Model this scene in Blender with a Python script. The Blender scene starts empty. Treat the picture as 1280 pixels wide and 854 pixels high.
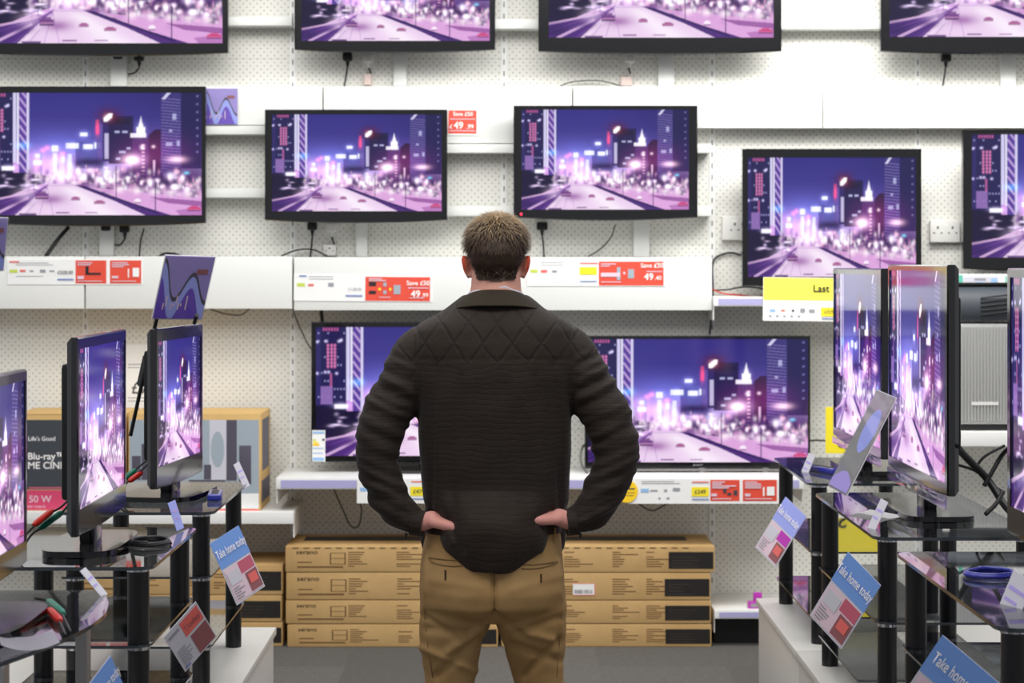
import bpy, bmesh, math, random
import numpy as np
from mathutils import Vector, Matrix, noise
from mathutils.bvhtree import BVHTree

random.seed(7); rng = np.random.default_rng(7)
S = bpy.context.scene
COL = S.collection
F, CX, CY, H = 2700.0, 628.0, 330.0, 1.585      # focal length (px), principal point, eye height
YW = 9.38                                        # pegboard plane

def PX(px, py, Y):
    return Vector(((px-CX)*Y/F, Y, H-(py-CY)*Y/F))

# ------------------------------------------------------------------ materials
def lin(c):
    return tuple(((v/255.0)/12.92 if v/255.0 <= .04045 else ((v/255.0+.055)/1.055)**2.4) for v in c)

def mat(name, rgb, rough=.5, metal=0., spec=.5, emit=0., coat=0., srgb=True):
    m = bpy.data.materials.new(name); m.use_nodes = True
    b = m.node_tree.nodes['Principled BSDF']
    c = lin(rgb) if srgb else rgb
    b.inputs['Base Color'].default_value = (*c, 1)
    b.inputs['Roughness'].default_value = rough
    b.inputs['Metallic'].default_value = metal
    b.inputs['Specular IOR Level'].default_value = spec
    if coat: b.inputs['Coat Weight'].default_value = coat
    if emit:
        b.inputs['Emission Color'].default_value = (*c, 1)
        b.inputs['Emission Strength'].default_value = emit
    return m

class NT:
    def __init__(s, m): s.t = m.node_tree; s.n = s.t.nodes; s.l = s.t.links; s.b = s.n['Principled BSDF']
    def new(s, typ, **kw):
        x = s.n.new(typ)
        for k, v in kw.items(): setattr(x, k, v)
        return x
    def put(s, sock, v):
        if hasattr(v, 'is_linked') or hasattr(v, 'links'): s.l.new(v, sock)
        else: sock.default_value = v
    def math(s, op, a, b=None, c=None):
        x = s.new('ShaderNodeMath', operation=op); s.put(x.inputs[0], a)
        if b is not None: s.put(x.inputs[1], b)
        if c is not None: s.put(x.inputs[2], c)
        return x.outputs[0]
    def mix(s, f, a, b):
        x = s.new('ShaderNodeMix', data_type='RGBA'); s.put(x.inputs[0], f); s.put(x.inputs[6], a); s.put(x.inputs[7], b)
        return x.outputs[2]
    def noise(s, scale, detail=3, vec=None):
        x = s.new('ShaderNodeTexNoise'); x.inputs['Scale'].default_value = scale; x.inputs['Detail'].default_value = detail
        s.l.new(vec if vec is not None else s.objco(), x.inputs['Vector']); return x.outputs['Fac']
    def objco(s):
        if not hasattr(s, '_o'): s._o = s.new('ShaderNodeTexCoord').outputs['Object']
        return s._o
    def sep(s, v=None):
        x = s.new('ShaderNodeSeparateXYZ'); s.l.new(v if v is not None else s.objco(), x.inputs[0]); return x.outputs
    def ramp(s, f, a, b):
        x = s.new('ShaderNodeMapRange'); s.put(x.inputs[0], f); x.inputs[1].default_value = a; x.inputs[2].default_value = b
        return x.outputs[0]
    def bump(s, h, strength, dist):
        x = s.new('ShaderNodeBump'); x.inputs['Strength'].default_value = strength; x.inputs['Distance'].default_value = dist
        s.put(x.inputs['Height'], h); s.l.new(x.outputs[0], s.b.inputs['Normal'])

def c4(rgb): return (*lin(rgb), 1)

def peg_mat():
    m = mat('pegboard', (226, 225, 218), .55); t = NT(m); x, y, z = t.sep()
    P = .030
    def dist(off):
        u = t.math('SUBTRACT', t.math('FRACT', t.math('ADD', t.math('DIVIDE', x, P), 200+off)), .5)
        v = t.math('SUBTRACT', t.math('FRACT', t.math('ADD', t.math('DIVIDE', z, P), 200+off)), .5)
        return t.math('MULTIPLY', t.math('SQRT', t.math('ADD', t.math('MULTIPLY', u, u), t.math('MULTIPLY', v, v))), P)
    d = t.math('MINIMUM', dist(0.), dist(.5))
    hole = t.ramp(d, .0042, .0022)
    seam = t.ramp(t.math('ABSOLUTE', t.math('SUBTRACT', t.math('FRACT', t.math('ADD', t.math('DIVIDE', t.math('ADD', z, .143), .403), 20)), .5)), .005, .002)
    n = t.noise(1.3, 2)
    base = t.mix(n, c4((222, 220, 211)), c4((232, 231, 225)))
    c = t.mix(t.math('MULTIPLY', hole, .58), base, c4((84, 82, 76)))
    c = t.mix(t.math('MULTIPLY', seam, .35), c, c4((120, 118, 110)))
    t.l.new(c, t.b.inputs['Base Color']); t.bump(hole, .4, -.002)
    return m

def carpet_mat():
    m = mat('carpet', (90, 88, 85), .95, spec=.1); t = NT(m); x, y, z = t.sep()
    n = t.noise(260, 2); n2 = t.noise(35, 3)
    w = t.new('ShaderNodeTexWhiteNoise', noise_dimensions='2D')
    cb = t.new('ShaderNodeCombineXYZ')
    t.put(cb.inputs[0], t.math('FLOOR', t.math('DIVIDE', t.math('ADD', x, .12), .5))); t.put(cb.inputs[1], t.math('FLOOR', t.math('DIVIDE', y, .5)))
    t.l.new(cb.outputs[0], w.inputs['Vector'])
    c = t.mix(t.ramp(n, .3, .7), c4((72, 70, 68)), c4((128, 125, 120)))
    c = t.mix(t.math('MULTIPLY', t.ramp(n2, .35, .7), .4), c, c4((84, 80, 76)))
    c = t.mix(t.math('MULTIPLY', w.outputs['Value'], .35), c, c4((70, 70, 70)))
    t.l.new(c, t.b.inputs['Base Color']); t.bump(n, .6, .004)
    return m

def cardboard_mat(name, a, b):
    m = mat(name, a, .8, spec=.2); t = NT(m)
    n = t.noise(6, 4); n2 = t.noise(120, 2)
    c = t.mix(t.ramp(n, .3, .75), c4(a), c4(b)); c = t.mix(t.math('MULTIPLY', n2, .2), c, c4((120, 88, 50)))
    t.l.new(c, t.b.inputs['Base Color']); t.bump(n2, .15, .001)
    return m

def glass_mat(name, tint, trans, f0=.06):
    m = bpy.data.materials.new(name); m.use_nodes = True; nt = m.node_tree; n = nt.nodes; n.clear()
    o = n.new('ShaderNodeOutputMaterial'); mx = n.new('ShaderNodeMixShader'); tr = n.new('ShaderNodeBsdfTransparent')
    gl = n.new('ShaderNodeBsdfGlossy'); fr = n.new('ShaderNodeFresnel')
    tr.inputs[0].default_value = (*[v*trans for v in tint], 1); gl.inputs['Roughness'].default_value = .025; gl.inputs[0].default_value = (.95, .95, .97, 1)
    ge = n.new('ShaderNodeNewGeometry'); mr_ = n.new('ShaderNodeMapRange'); mr_.inputs[3].default_value = 1.52; mr_.inputs[4].default_value = 1/1.52
    nt.links.new(ge.outputs['Backfacing'], mr_.inputs[0]); nt.links.new(mr_.outputs[0], fr.inputs[0])
    nt.links.new(fr.outputs[0], mx.inputs[0]); nt.links.new(tr.outputs[0], mx.inputs[1]); nt.links.new(gl.outputs[0], mx.inputs[2]); nt.links.new(mx.outputs[0], o.inputs[0])
    return m

def attr_mat(name, rough, emit=0., coat=0., spec=.5, bump=None):
    m = mat(name, (10, 10, 12), rough, spec=spec, coat=coat); t = NT(m)
    a = t.new('ShaderNodeAttribute', attribute_name='paint')
    if emit:
        t.l.new(a.outputs['Color'], t.b.inputs['Emission Color']); t.b.inputs['Emission Strength'].default_value = emit
        t.b.inputs['Base Color'].default_value = (.004, .004, .006, 1)
    else:
        t.l.new(a.outputs['Color'], t.b.inputs['Base Color'])
    if bump: t.bump(t.noise(bump[0], 3), bump[1], bump[2])
    return m

def jacket_mat():
    m = mat('jacket_cloth', (38, 29, 22), .72, spec=.25); t = NT(m); x, y, z = t.sep()
    ns = t.noise(9, 3); nf = t.noise(220, 2)
    zz = t.math('ADD', z, t.math('MULTIPLY', ns, .03)); xx = t.math('ADD', x, t.math('MULTIPLY', ns, .02))
    p = .070
    def ridge(e, per): return t.math('ABSOLUTE', t.math('SINE', t.math('MULTIPLY', e, math.pi/per)))
    d1 = ridge(t.math('ADD', xx, t.math('MULTIPLY', zz, .72)), p); d2 = ridge(t.math('SUBTRACT', xx, t.math('MULTIPLY', zz, .72)), p)
    dia = t.ramp(t.math('MINIMUM', d1, d2), 0., .35)
    hor = t.ramp(ridge(t.math('ADD', zz, t.math('MULTIPLY', t.noise(16, 3), .02)), .0135), 0., .7)
    up = t.ramp(z, 1.340, 1.356)
    q = t.math('ADD', t.math('MULTIPLY', up, t.math('ADD', t.math('MULTIPLY', dia, .62), .34)), t.math('MULTIPLY', t.math('SUBTRACT', 1., up), t.math('ADD', .62, t.math('MULTIPLY', hor, .17))))
    hgt = t.math('ADD', q, t.math('MULTIPLY', nf, .25))
    hgt = t.math('ADD', hgt, t.math('MULTIPLY', t.noise(28, 4), .9))
    c = t.mix(q, c4((30, 22, 17)), c4((43, 33, 25))); c = t.mix(t.math('MULTIPLY', t.ramp(t.noise(3, 2), .4, .7), .5), c, c4((36, 32, 29)))
    t.l.new(c, t.b.inputs['Base Color']); t.bump(hgt, .75, .0035)
    t.b.inputs['Sheen Weight'].default_value = .06
    return m

def chino_mat():
    m = mat('chino_cotton', (158, 124, 80), .85, spec=.15); t = NT(m)
    c = t.mix(t.ramp(t.noise(7, 3), .3, .7), c4((151, 119, 76)), c4((171, 140, 95)))
    t.l.new(c, t.b.inputs['Base Color']); t.bump(t.math('ADD', t.noise(400, 2), t.math('MULTIPLY', t.noise(22, 3), 2.)), .35, .002)
    return m

M = dict(
    peg=peg_mat(), carpet=carpet_mat(), panel=mat('white_panel', (228, 229, 225), .45), lip=mat('shelf_lip_strip', (176, 172, 214), .35),
    white=mat('white_enamel', (236, 236, 233), .4), plinth=mat('white_laminate', (214, 212, 206), .35), ceil=mat('ceiling_white', (215, 215, 212), .8),
    bezel=mat('gloss_black', (9, 9, 12), .12, spec=.6, coat=.3), dark=mat('matte_black', (14, 14, 16), .45), post=mat('black_post', (11, 11, 14), .3, spec=.5),
    chrome=mat('chrome', (200, 200, 205), .12, 1.), silver=mat('silver_metal', (150, 147, 146), .35, .8), smoke=glass_mat('smoked_glass', (.80, .84, .85), .50), edge=mat('glass_edge', (46, 52, 58), .12, spec=.8),
    acrylic=glass_mat('clear_acrylic', (.97, .97, .98), .96), board=cardboard_mat('cardboard', (206, 171, 118), (190, 154, 102)), board2=cardboard_mat('cardboard_edge', (226, 190, 128), (214, 176, 114)),
    print=mat('brown_ink', (112, 80, 44), .8), ink=mat('dark_ink', (62, 46, 30), .8), patch=mat('black_print', (30, 26, 23), .5), patchl=mat('grey_print', (58, 52, 46), .5), dust=mat('board_shadow_print', (82, 66, 46), .8),
    paper=mat('white_card', (240, 240, 238), .5), cream=mat('pale_card', (206, 204, 214), .5), red=mat('red_card', (226, 78, 58), .45), yellow=mat('yellow_card', (250, 230, 40), .5),
    pale_yellow=mat('pale_yellow_card', (253, 246, 92), .5), amber=mat('amber_dot', (252, 208, 30), .5), blue=mat('blue_card', (116, 158, 226), .5), grey=mat('grey_ink', (150, 152, 158), .6), dgrey=mat('charcoal_ink', (66, 66, 74), .6),
    bluebar=mat('blue_bar', (122, 140, 190), .5), lblue=mat('light_blue_ink', (150, 190, 230), .5), green=mat('green_ink', (200, 214, 90), .5), pinkred=mat('soft_red_ink', (232, 110, 104), .5), teal=mat('teal_ink', (96, 190, 165), .5),
    black=mat('black_ink', (30, 28, 34), .6), whiteink=mat('white_ink', (250, 246, 244), .5), palepink=mat('pale_pink_ink', (226, 200, 212), .5), pink=mat('pink_band', (214, 70, 110), .5), rose=mat('rose_ink', (196, 96, 118), .5),
    maroon=mat('maroon_ink', (150, 92, 96), .5), lav=mat('lavender_ink', (176, 160, 226), .5), magenta=mat('magenta_plastic', (190, 60, 180), .35), violet=mat('violet_ink', (110, 80, 190), .5), periw=mat('periwinkle_ink', (160, 170, 240), .5),
    slate=mat('slate_card', (62, 67, 74), .5), steel=mat('blue_grey_card', (160, 172, 182), .5), taupe=mat('dark_speaker_ink', (82, 78, 92), .5), panelgrey=mat('ribbed_grey', (172, 172, 170), .4, .2),
    socket=mat('socket_plastic', (222, 221, 216), .35), cable=mat('black_cable', (24, 24, 26), .45), greycable=mat('grey_cable', (90, 88, 84), .5), pinkplastic=mat('flesh_plastic', (222, 200, 192), .5),
    redplug=mat('red_connector', (214, 46, 34), .35), greenplug=mat('green_connector', (20, 130, 104), .35), screen=attr_mat('lit_screen', .08, emit=1.0, spec=.5), led=mat('red_led', (255, 40, 70), .3, emit=3.),
    skin=attr_mat('skin', .5, spec=.35), hair=attr_mat('hair', .55, spec=.4), jacket=jacket_mat(), collar=mat('collar_cord', (50, 43, 33), .8, spec=.2), chino=chino_mat(), shirt=mat('shirt_cotton', (205, 205, 212), .8),
    seam=mat('seam_thread', (126, 98, 60), .8), seamdark=mat('jacket_seam', (24, 19, 17), .8), leather=mat('brown_leather', (50, 34, 25), .65, spec=.2), eye=mat('eye_white', (225, 222, 218), .2), bluelit=mat('blue_gloss_plastic', (44, 50, 150), .12),
    slotgrey=mat('slot_shadow', (128, 127, 122), .8), uv=mat('blue_label', (70, 80, 220), .3),
)

# ------------------------------------------------------------------ object helpers
def tag(o, label=None, cat=None, group=None, kind=None):
    for k, v in (('label', label), ('category', cat), ('group', group), ('kind', kind)):
        if v: o[k] = v
    return o

def thing(name, label, cat, loc=(0, 0, 0), rz=0., group=None, mw=None):
    o = bpy.data.objects.new(name, None); COL.objects.link(o); o.empty_display_size = .05
    if mw is not None: o.matrix_world = mw
    else: o.location = loc; o.rotation_euler = (0, 0, rz)
    return tag(o, label, cat, group)

def obj(name, bm, m, parent=None, smooth=35, label=None):
    me = bpy.data.meshes.new(name)
    bmesh.ops.recalc_face_normals(bm, faces=bm.faces)
    bm.to_mesh(me); bm.free()
    return link(name, me, m, parent, smooth, label)

def link(name, me, m, parent=None, smooth=35, label=None):
    if m is not None and not me.materials: me.materials.append(m)
    if smooth:
        me.polygons.foreach_set('use_smooth', [True]*len(me.polygons))
        if smooth < 180: me.set_sharp_from_angle(angle=math.radians(smooth))
    o = bpy.data.objects.new(name, me); COL.objects.link(o)
    if parent is not None: o.parent = parent
    if label: o['label'] = label
    return o

def nb(): return bmesh.new()

def box(bm, x0, x1, y0, y1, z0, z1, bev=0., seg=2):
    r = bmesh.ops.create_cube(bm, size=1.)['verts']
    for v in r: v.co = Vector((x0+(v.co.x+.5)*(x1-x0), y0+(v.co.y+.5)*(y1-y0), z0+(v.co.z+.5)*(z1-z0)))
    if bev:
        es = {e for v in r for e in v.link_edges}
        bmesh.ops.bevel(bm, geom=list(es), offset=bev, segments=seg, affect='EDGES', profile=.6)
    return bm

def cyl(bm, c, r, z0, z1, n=20, r2=None):
    ret = bmesh.ops.create_cone(bm, cap_ends=True, segments=n, radius1=r, radius2=r if r2 is None else r2, depth=z1-z0)['verts']
    for v in ret: v.co += Vector((c[0], c[1], (z0+z1)/2))
    return bm

def catmull(pts, k=6):
    P = [Vector(p) for p in pts]
    if len(P) < 3: return P
    P = [2*P[0]-P[1]] + P + [2*P[-1]-P[-2]]; out = []
    for i in range(1, len(P)-2):
        for j in range(k):
            t = j/k; a, b, c, d = P[i-1:i+3]
            out.append(.5*((2*b)+(c-a)*t+(2*a-5*b+4*c-d)*t*t+(3*b-a-3*c+d)*t*t*t))
    out.append(P[-2]); return out

def tube(bm, pts, rad, n=8, k=6, smooth=True, sq=1.):
    """swept tube; rad a number or list matched to pts; sq squashes the section"""
    R = rad if isinstance(rad, (list, tuple)) else [rad]*len(pts)
    if smooth and len(pts) > 2:
        Q = catmull([tuple(p) for p in pts], k); RR = []
        for i in range(len(pts)-1):
            for j in range(k): RR.append(R[i]+(R[i+1]-R[i])*(j/k))
        RR.append(R[-1])
    else: Q = [Vector(p) for p in pts]; RR = R
    up = None; rings = []
    for i, p in enumerate(Q):
        t = (Q[min(i+1, len(Q)-1)]-Q[max(i-1, 0)]).normalized()
        if up is None:
            up = Vector((0, 1, 0)) if abs(t.y) < .9 else Vector((0, 0, 1))
        up = (up-t*up.dot(t)).normalized(); s = t.cross(up)
        rings.append([bm.verts.new(p+RR[i]*(math.cos(a)*s+math.sin(a)*up*sq)) for a in [2*math.pi*q/n for q in range(n)]])
    for a, b in zip(rings, rings[1:]):
        for q in range(n): bm.faces.new((a[q], a[(q+1) % n], b[(q+1) % n], b[q]))
    bm.faces.new(rings[0][::-1]); bm.faces.new(rings[-1])
    return bm

def ellipsoid(bm, c, r, seg=24, rings=16, rot=None):
    vs = bmesh.ops.create_uvsphere(bm, u_segments=seg, v_segments=rings, radius=1.)['verts']
    for v in vs:
        p = Vector((v.co.x*r[0], v.co.y*r[1], v.co.z*r[2]))
        if rot is not None: p = rot @ p
        v.co = p+Vector(c)
    return bm

def loft(bm, secs, n=36, p=2.4):
    """secs: (cx, cy, z, rx, ry) horizontal superellipse sections"""
    rings = []
    for cx, cy, z, rx, ry in secs:
        ring = []
        for q in range(n):
            a = 2*math.pi*q/n; c, s = math.cos(a), math.sin(a)
            ring.append(bm.verts.new((cx+rx*math.copysign(abs(c)**(2/p), c), cy+ry*math.copysign(abs(s)**(2/p), s), z)))
        rings.append(ring)
    for a, b in zip(rings, rings[1:]):
        for q in range(n): bm.faces.new((a[q], a[(q+1) % n], b[(q+1) % n], b[q]))
    bm.faces.new(rings[0][::-1]); bm.faces.new(rings[-1])
    return bm

def prism(bm, pts, y0, y1):
    """polygon in local xz extruded from y0 to y1"""
    a = [bm.verts.new((x, y0, z)) for x, z in pts]; b = [bm.verts.new((x, y1, z)) for x, z in pts]
    bm.faces.new(a); bm.faces.new(b[::-1]); n = len(pts)
    for i in range(n): bm.faces.new((a[i], b[i], b[(i+1) % n], a[(i+1) % n]))
    return bm

def slab(bm, pts, z0, z1):
    a = [bm.verts.new((x, y, z0)) for x, y in pts]; b = [bm.verts.new((x, y, z1)) for x, y in pts]
    bm.faces.new(a[::-1]); bm.faces.new(b); n = len(pts)
    for i in range(n): bm.faces.new((a[i], a[(i+1) % n], b[(i+1) % n], b[i]))
    return bm

_txt = {}
def text(name, s, h, m, parent, x, z, y=-.0008, bold=0., align='CENTER', sx=1., shear=0., thick=.0002):
    """lettering on the local xz plane facing -Y; h = capital height, (x,z) = anchor at baseline"""
    cu = bpy.data.curves.new(name, 'FONT'); cu.body = s; cu.size = h/.70; cu.align_x = align; cu.offset = bold*h*.35; cu.shear = shear; cu.resolution_u = 3
    to = bpy.data.objects.new(name, cu); COL.objects.link(to)
    me = bpy.data.meshes.new_from_object(to.evaluated_get(bpy.context.evaluated_depsgraph_get()))
    bpy.data.objects.remove(to); bpy.data.curves.remove(cu)
    me.transform(Matrix(((sx, 0, 0, x), (0, 0, 1, y), (0, 1, 0, z), (0, 0, 0, 1))))
    me.materials.clear()
    return link(name, me, m, parent, 0)

def rects(name, rs, m, parent, y=-.0004, th=.0004):
    """flat print: list of (x0,x1,z0,z1) on the local xz plane, one mesh"""
    bm = nb()
    for x0, x1, z0, z1 in rs: box(bm, x0, x1, y-th, y, z0, z1)
    return obj(name, bm, m, parent, 0)

# ------------------------------------------------------------------ the night street shown on every screen
def city_pixels(W=512, Hh=288):
    u, v = np.meshgrid((np.arange(W)+.5)/W, (np.arange(Hh)+.5)/Hh)
    I = np.zeros((Hh, W, 3))
    def L(c): return np.array(lin(c))
    def lerp(stops, t):
        xs = [s[0] for s in stops]; cs = np.array([L(s[1]) for s in stops])
        return np.stack([np.interp(t, xs, cs[:, k]) for k in range(3)], -1)
    I[:] = lerp([(0, (66, 58, 146)), (.2, (74, 66, 152)), (.4, (102, 92, 176)), (.55, (160, 140, 206)), (.75, (216, 176, 222)), (1, (226, 196, 226))], v)
    I *= (1-.35*np.clip((u-.5)/.5, 0, 1)*np.clip(1-v/.5, 0, 1))[..., None]
    def aa(d, w=.004): return np.clip(.5-d/w, 0, 1)
    def fill(mask, c, a=1.):
        nonlocal I
        m = (mask*a)[..., None]; I = I*(1-m)+L(c)*m
    def rect(u0, v0, u1, v1, c, a=1.):
        d = np.maximum(np.maximum(u0-u, u-u1), np.maximum(v0-v, v-v1)); fill(aa(d), c, a)
    def poly(pts, c, a=1.):
        ins = np.zeros_like(u, bool); n = len(pts)
        for i in range(n):
            (x1, y1), (x2, y2) = pts[i], pts[(i+1) % n]
            cr = ((y1 > v) != (y2 > v)); xx = (x2-x1)*(v-y1)/((y2-y1) if abs(y2-y1) > 1e-9 else 1e-9)+x1
            ins ^= cr & (u < xx)
        fill(ins.astype(float), c, a)
    def glow(cu, cv, ru, rv, c, a=1.):
        nonlocal I
        g = np.exp(-((u-cu)/ru)**2-((v-cv)/rv)**2)[..., None]*a; I = I+L(c)*g
    def line(x1, y1, x2, y2, w, c, a=1.):
        dx, dy = x2-x1, (y2-y1)*.5625; t = np.clip(((u-x1)*dx+(v-y1)*.5625*dy)/(dx*dx+dy*dy), 0, 1)
        d = np.hypot(u-x1-t*dx, (v-y1)*.5625-t*dy); fill(aa(d-w, .003), c, a)
    # far glow and skyline
    glow(.34, .46, .15, .12, (110, 130, 210), .55); glow(.24, .58, .12, .10, (255, 150, 200), .5); glow(.40, .62, .14, .10, (190, 200, 255), .55)
    for _ in range(26):
        x = rng.uniform(.2, .56); w = rng.uniform(.008, .022); t = rng.uniform(.44, .6); rect(x, t, x+w, .72, (rng.integers(120, 215), rng.integers(110, 190), rng.integers(190, 240)), .45)
    rect(.42, .40, .52, .62, (84, 84, 168), .75)
    for x, y, w, h in ((.375, .41, .06, .045), (.455, .42, .045, .04), (.506, .405, .03, .05), (.44, .325, .035, .03), (.31, .43, .03, .05), (.315, .49, .02, .16), (.385, .5, .018, .2), (.235, .5, .02, .03), (.225, .55, .04, .04), (.355, .52, .015, .05)):
        rect(x, y, x+w, y+h, (244, 244, 255), .85); glow(x+w/2, y+h/2, .022, .03, (180, 190, 255), .5)
    for x, y in ((.29, .45), (.33, .53), (.27, .47), (.36, .5), (.25, .58)): glow(x, y, .012, .018, (255, 120, 160), .9)
    # tower with the slanting sign
    rect(.515, .25, .548, .62, (112, 96, 176), .9); rect(.513, .22, .528, .34, (230, 100, 150), .75); glow(.52, .30, .010, .05, (255, 60, 90), .6)
    rect(.545, .22, .575, .56, (62, 52, 122)); rect(.553, .33, .574, .54, (226, 220, 250), .75)
    rect(.572, .19, .685, .58, (42, 38, 92)); rect(.60, .215, .67, .26, (34, 30, 76))
    fill(np.exp(-((u-.575)/.05)**2-((v-.19)/.06)**2), (110, 16, 44), .8)
    poly([(.548, .205), (.575, .165), (.59, .165), (.588, .20), (.565, .235), (.55, .235)], (255, 240, 248)); glow(.568, .2, .016, .025, (255, 190, 210), .9)
    for x, y, w in ((.60, .31, .022), (.635, .31, .024), (.62, .475, .03), (.605, .53, .02), (.655, .445, .018)): rect(x, y, x+w, y+.018, (205, 205, 245), .8)
    # spired hall
    rect(.680, .365, .765, .74, (86, 56, 118)); rect(.672, .33, .745, .365, (244, 240, 252)); rect(.70, .28, .74, .335, (248, 246, 255)); poly([(.708, .28), (.72, .19), (.732, .28)], (236, 232, 252)); glow(.72, .30, .02, .05, (210, 205, 255), .5)
    poly([(.755, .345), (.785, .30), (.815, .30), (.82, .345), (.82, .7), (.755, .7)], (52, 28, 74)); rect(.776, .55, .786, .68, (236, 206, 236), .9)
    for k in range(10): rect(.724, .42+k*.03, .738, .434+k*.03, (252, 200, 226), .75)
    glow(.727, .445, .010, .018, (255, 230, 240), 1.2); glow(.778, .44, .008, .012, (255, 230, 240), 1.)
    # right tower
    rect(.812, 0, .905, .66, (74, 66, 136)); rect(.905, 0, 1, .62, (44, 40, 98))
    for k in range(26): poly([(.814, .04+k*.025), (.903, .055+k*.025), (.903, .063+k*.025), (.814, .048+k*.025)], (140, 128, 190), .75)
    poly([(.815, .05), (.84, 0), (.858, 0), (.83, .055)], (226, 220, 250), .9)
    for x, y, w, h in ((.835, .405, .03, .03), (.885, .39, .014, .045), (.865, .17, .018, .05), (.85, .3, .014, .02)): rect(x, y, x+w, y+h, (196, 196, 236), .8)
    for k in range(8): rect(.975, .02+k*.065, .985, .035+k*.065, (150, 146, 206), .7)
    # left block and the striped tower
    rect(0, 0, .132, .66, (46, 40, 98)); rect(0, .02, .02, .6, (66, 58, 128), .6)
    for k in range(9):
        for q in range(9):
            if rng.random() < .3: rect(.008+q*.014, .04+k*.062, .014+q*.014, .054+k*.062, (190, 186, 240), .75)
    for x in (.048, .064, .078): rect(x, .13, x+.008, .32, (226, 130, 190), .85)
    for k in range(7): rect(.045, .14+k*.027, .09, .145+k*.027, (250, 190, 220), .5)
    for k in range(6): rect(.03+k*.012, .005, .037+k*.012, .03, (226, 120, 180), .8)
    rect(.06, .36, .07, .47, (226, 130, 190), .6); rect(.02, .46, .072, .6, (164, 130, 196), .8)
    for x, y in ((.005, .115), (.045, .11), (.1, .11), (.005, .36), (.04, .35), (.055, .35), (.09, .36), (.11, .1)): glow(x, y, .006, .01, (230, 220, 255), 1.)
    rect(.132, 0, .147, .57, (222, 216, 246)); rect(.150, 0, .160, .58, (240, 236, 252)); rect(.160, 0, .198, .66, (104, 76, 166)); rect(.195, 0, .206, .66, (226, 220, 248))
    for k in range(9): line(.163, -.03+k*.075, .193, .04+k*.075, .0045, (206, 180, 230), .9)
    glow(.18, .43, .03, .03, (90, 200, 255), .6)
    # dark hillside, trees, crowds of lamps
    poly([(0, .61), (.06, .62), (.12, .65), (.2, .655), (.3, .68), (.31, .72), (.2, .78), (.12, .84), (0, .88)], (34, 22, 66))
    for _ in range(26):
        x = rng.uniform(.06, .28); y = .66+rng.uniform(0, .13); glow(x, y, rng.uniform(.008, .024), rng.uniform(.006, .014), (226, 206, 240), rng.uniform(.3, .9))
    fill(np.clip((u-.36)/.1, 0, 1)*np.exp(-((v-.70-(u-.6)*.10)/.075)**4), (92, 56, 128), .72)
    rect(.08, .6, .14, .635, (236, 230, 250), .9); glow(.11, .61, .03, .02, (230, 220, 255), .7)
    fill(np.exp(-((u-.49)/.07)**4-((v-.565)/.035)**2), (52, 34, 92), .9)
    fill(np.exp(-((u-.93)/.11)**4-((v-.68)/.09)**4), (76, 48, 116), .75)
    for _ in range(330):
        x = rng.uniform(.38, 1.); y = rng.normal(.72, .05)+(x-.6)*.12; dk_ = rng.random() < .55
        c = [(96, 52, 128), (70, 40, 104), (120, 66, 140), (50, 30, 84)][rng.integers(0, 4)] if dk_ else [(255, 240, 250), (250, 206, 232), (236, 180, 220), (255, 250, 255)][rng.integers(0, 4)]
        w = rng.uniform(.004, .014)*(1.2 if dk_ else .8); h = rng.uniform(.008, .03); fill(np.exp(-((u-x)/w)**2-((v-y)/h)**2), c, rng.uniform(.5, .95))
    for _ in range(16):
        x = rng.uniform(.42, .98); y = rng.normal(.715, .03)+(x-.6)*.14; glow(x, y, rng.uniform(.006, .013), rng.uniform(.012, .028), (255, 236, 250), rng.uniform(.7, 1.3))
    for _ in range(70):
        x = rng.uniform(.19, .42); y = rng.normal(.70, .04); fill(np.exp(-((u-x)/rng.uniform(.004, .013))**2-((v-y)/rng.uniform(.008, .03))**2), (255, 236, 250) if rng.random() < .6 else (120, 72, 150), rng.uniform(.3, .8))
    glow(.37, .68, .07, .05, (255, 225, 245), .7); glow(.57, .66, .03, .05, (255, 245, 255), .8); glow(.49, .635, .025, .022, (255, 210, 225), 1.)
    glow(.68, .55, .05, .05, (255, 210, 236), 1.1); glow(.68, .55, .022, .024, (255, 240, 240), 1.6); glow(.885, .545, .04, .025, (255, 215, 225), 1.2); glow(.86, .68, .02, .03, (240, 240, 255), .9); glow(.93, .655, .012, .012, (90, 220, 240), .9); glow(.78, .5, .16, .14, (190, 70, 160), .3)
    # road
    poly([(.30, .745), (.42, .745), (.60, .86), (.86, 1.0), (.14, 1.0)], (234, 210, 236))
    fill(np.clip((v-.75)/.05, 0, 1)*np.exp(-((u-(.36+(v-.74)*.75))/(.03+(v-.74)*.2))**2)*(v > .745), (250, 242, 250), .7)
    poly([(.30, .745), (.22, .82), (0, .90), (0, 1.), (.14, 1.)], (104, 62, 148))
    for k in range(7): line(.29, .77, -.1+k*.07, 1.02, .002, (170, 124, 196), .45)
    fill(np.exp(-((u-.03)/.10)**2-((v-.95)/.08)**2), (52, 28, 96), .8); fill(np.exp(-((u-.19)/.045)**2-((v-.83)/.05)**2), (236, 214, 240), .5)
    line(.20, .86, .04, 1.0, .006, (236, 200, 240), .7); line(.26, .84, .16, 1.0, .006, (240, 220, 244), .9)
    fill(np.exp(-((u-.31)/.06)**2-((v-.87)/.04)**2), (156, 92, 166), .75); fill(np.exp(-((u-.16)/.05)**2-((v-.9)/.03)**2), (80, 40, 120), .6)
    poly([(.415, .755), (.45, .755), (.68, .90), (.86, 1.0), (.74, 1.0), (.60, .885)], (92, 54, 132)); line(.45, .762, .8, .985, .004, (60, 38, 104))
    poly([(.5, .775), (1, .86), (1, 1), (.86, 1.0), (.68, .90)], (222, 172, 222), .85); poly([(.76, .85), (1, .885), (1, .93), (.84, .90)], (150, 84, 158), .8); poly([(.88, .96), (1, .93), (1, 1), (.9, 1)], (176, 110, 180), .7)
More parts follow.
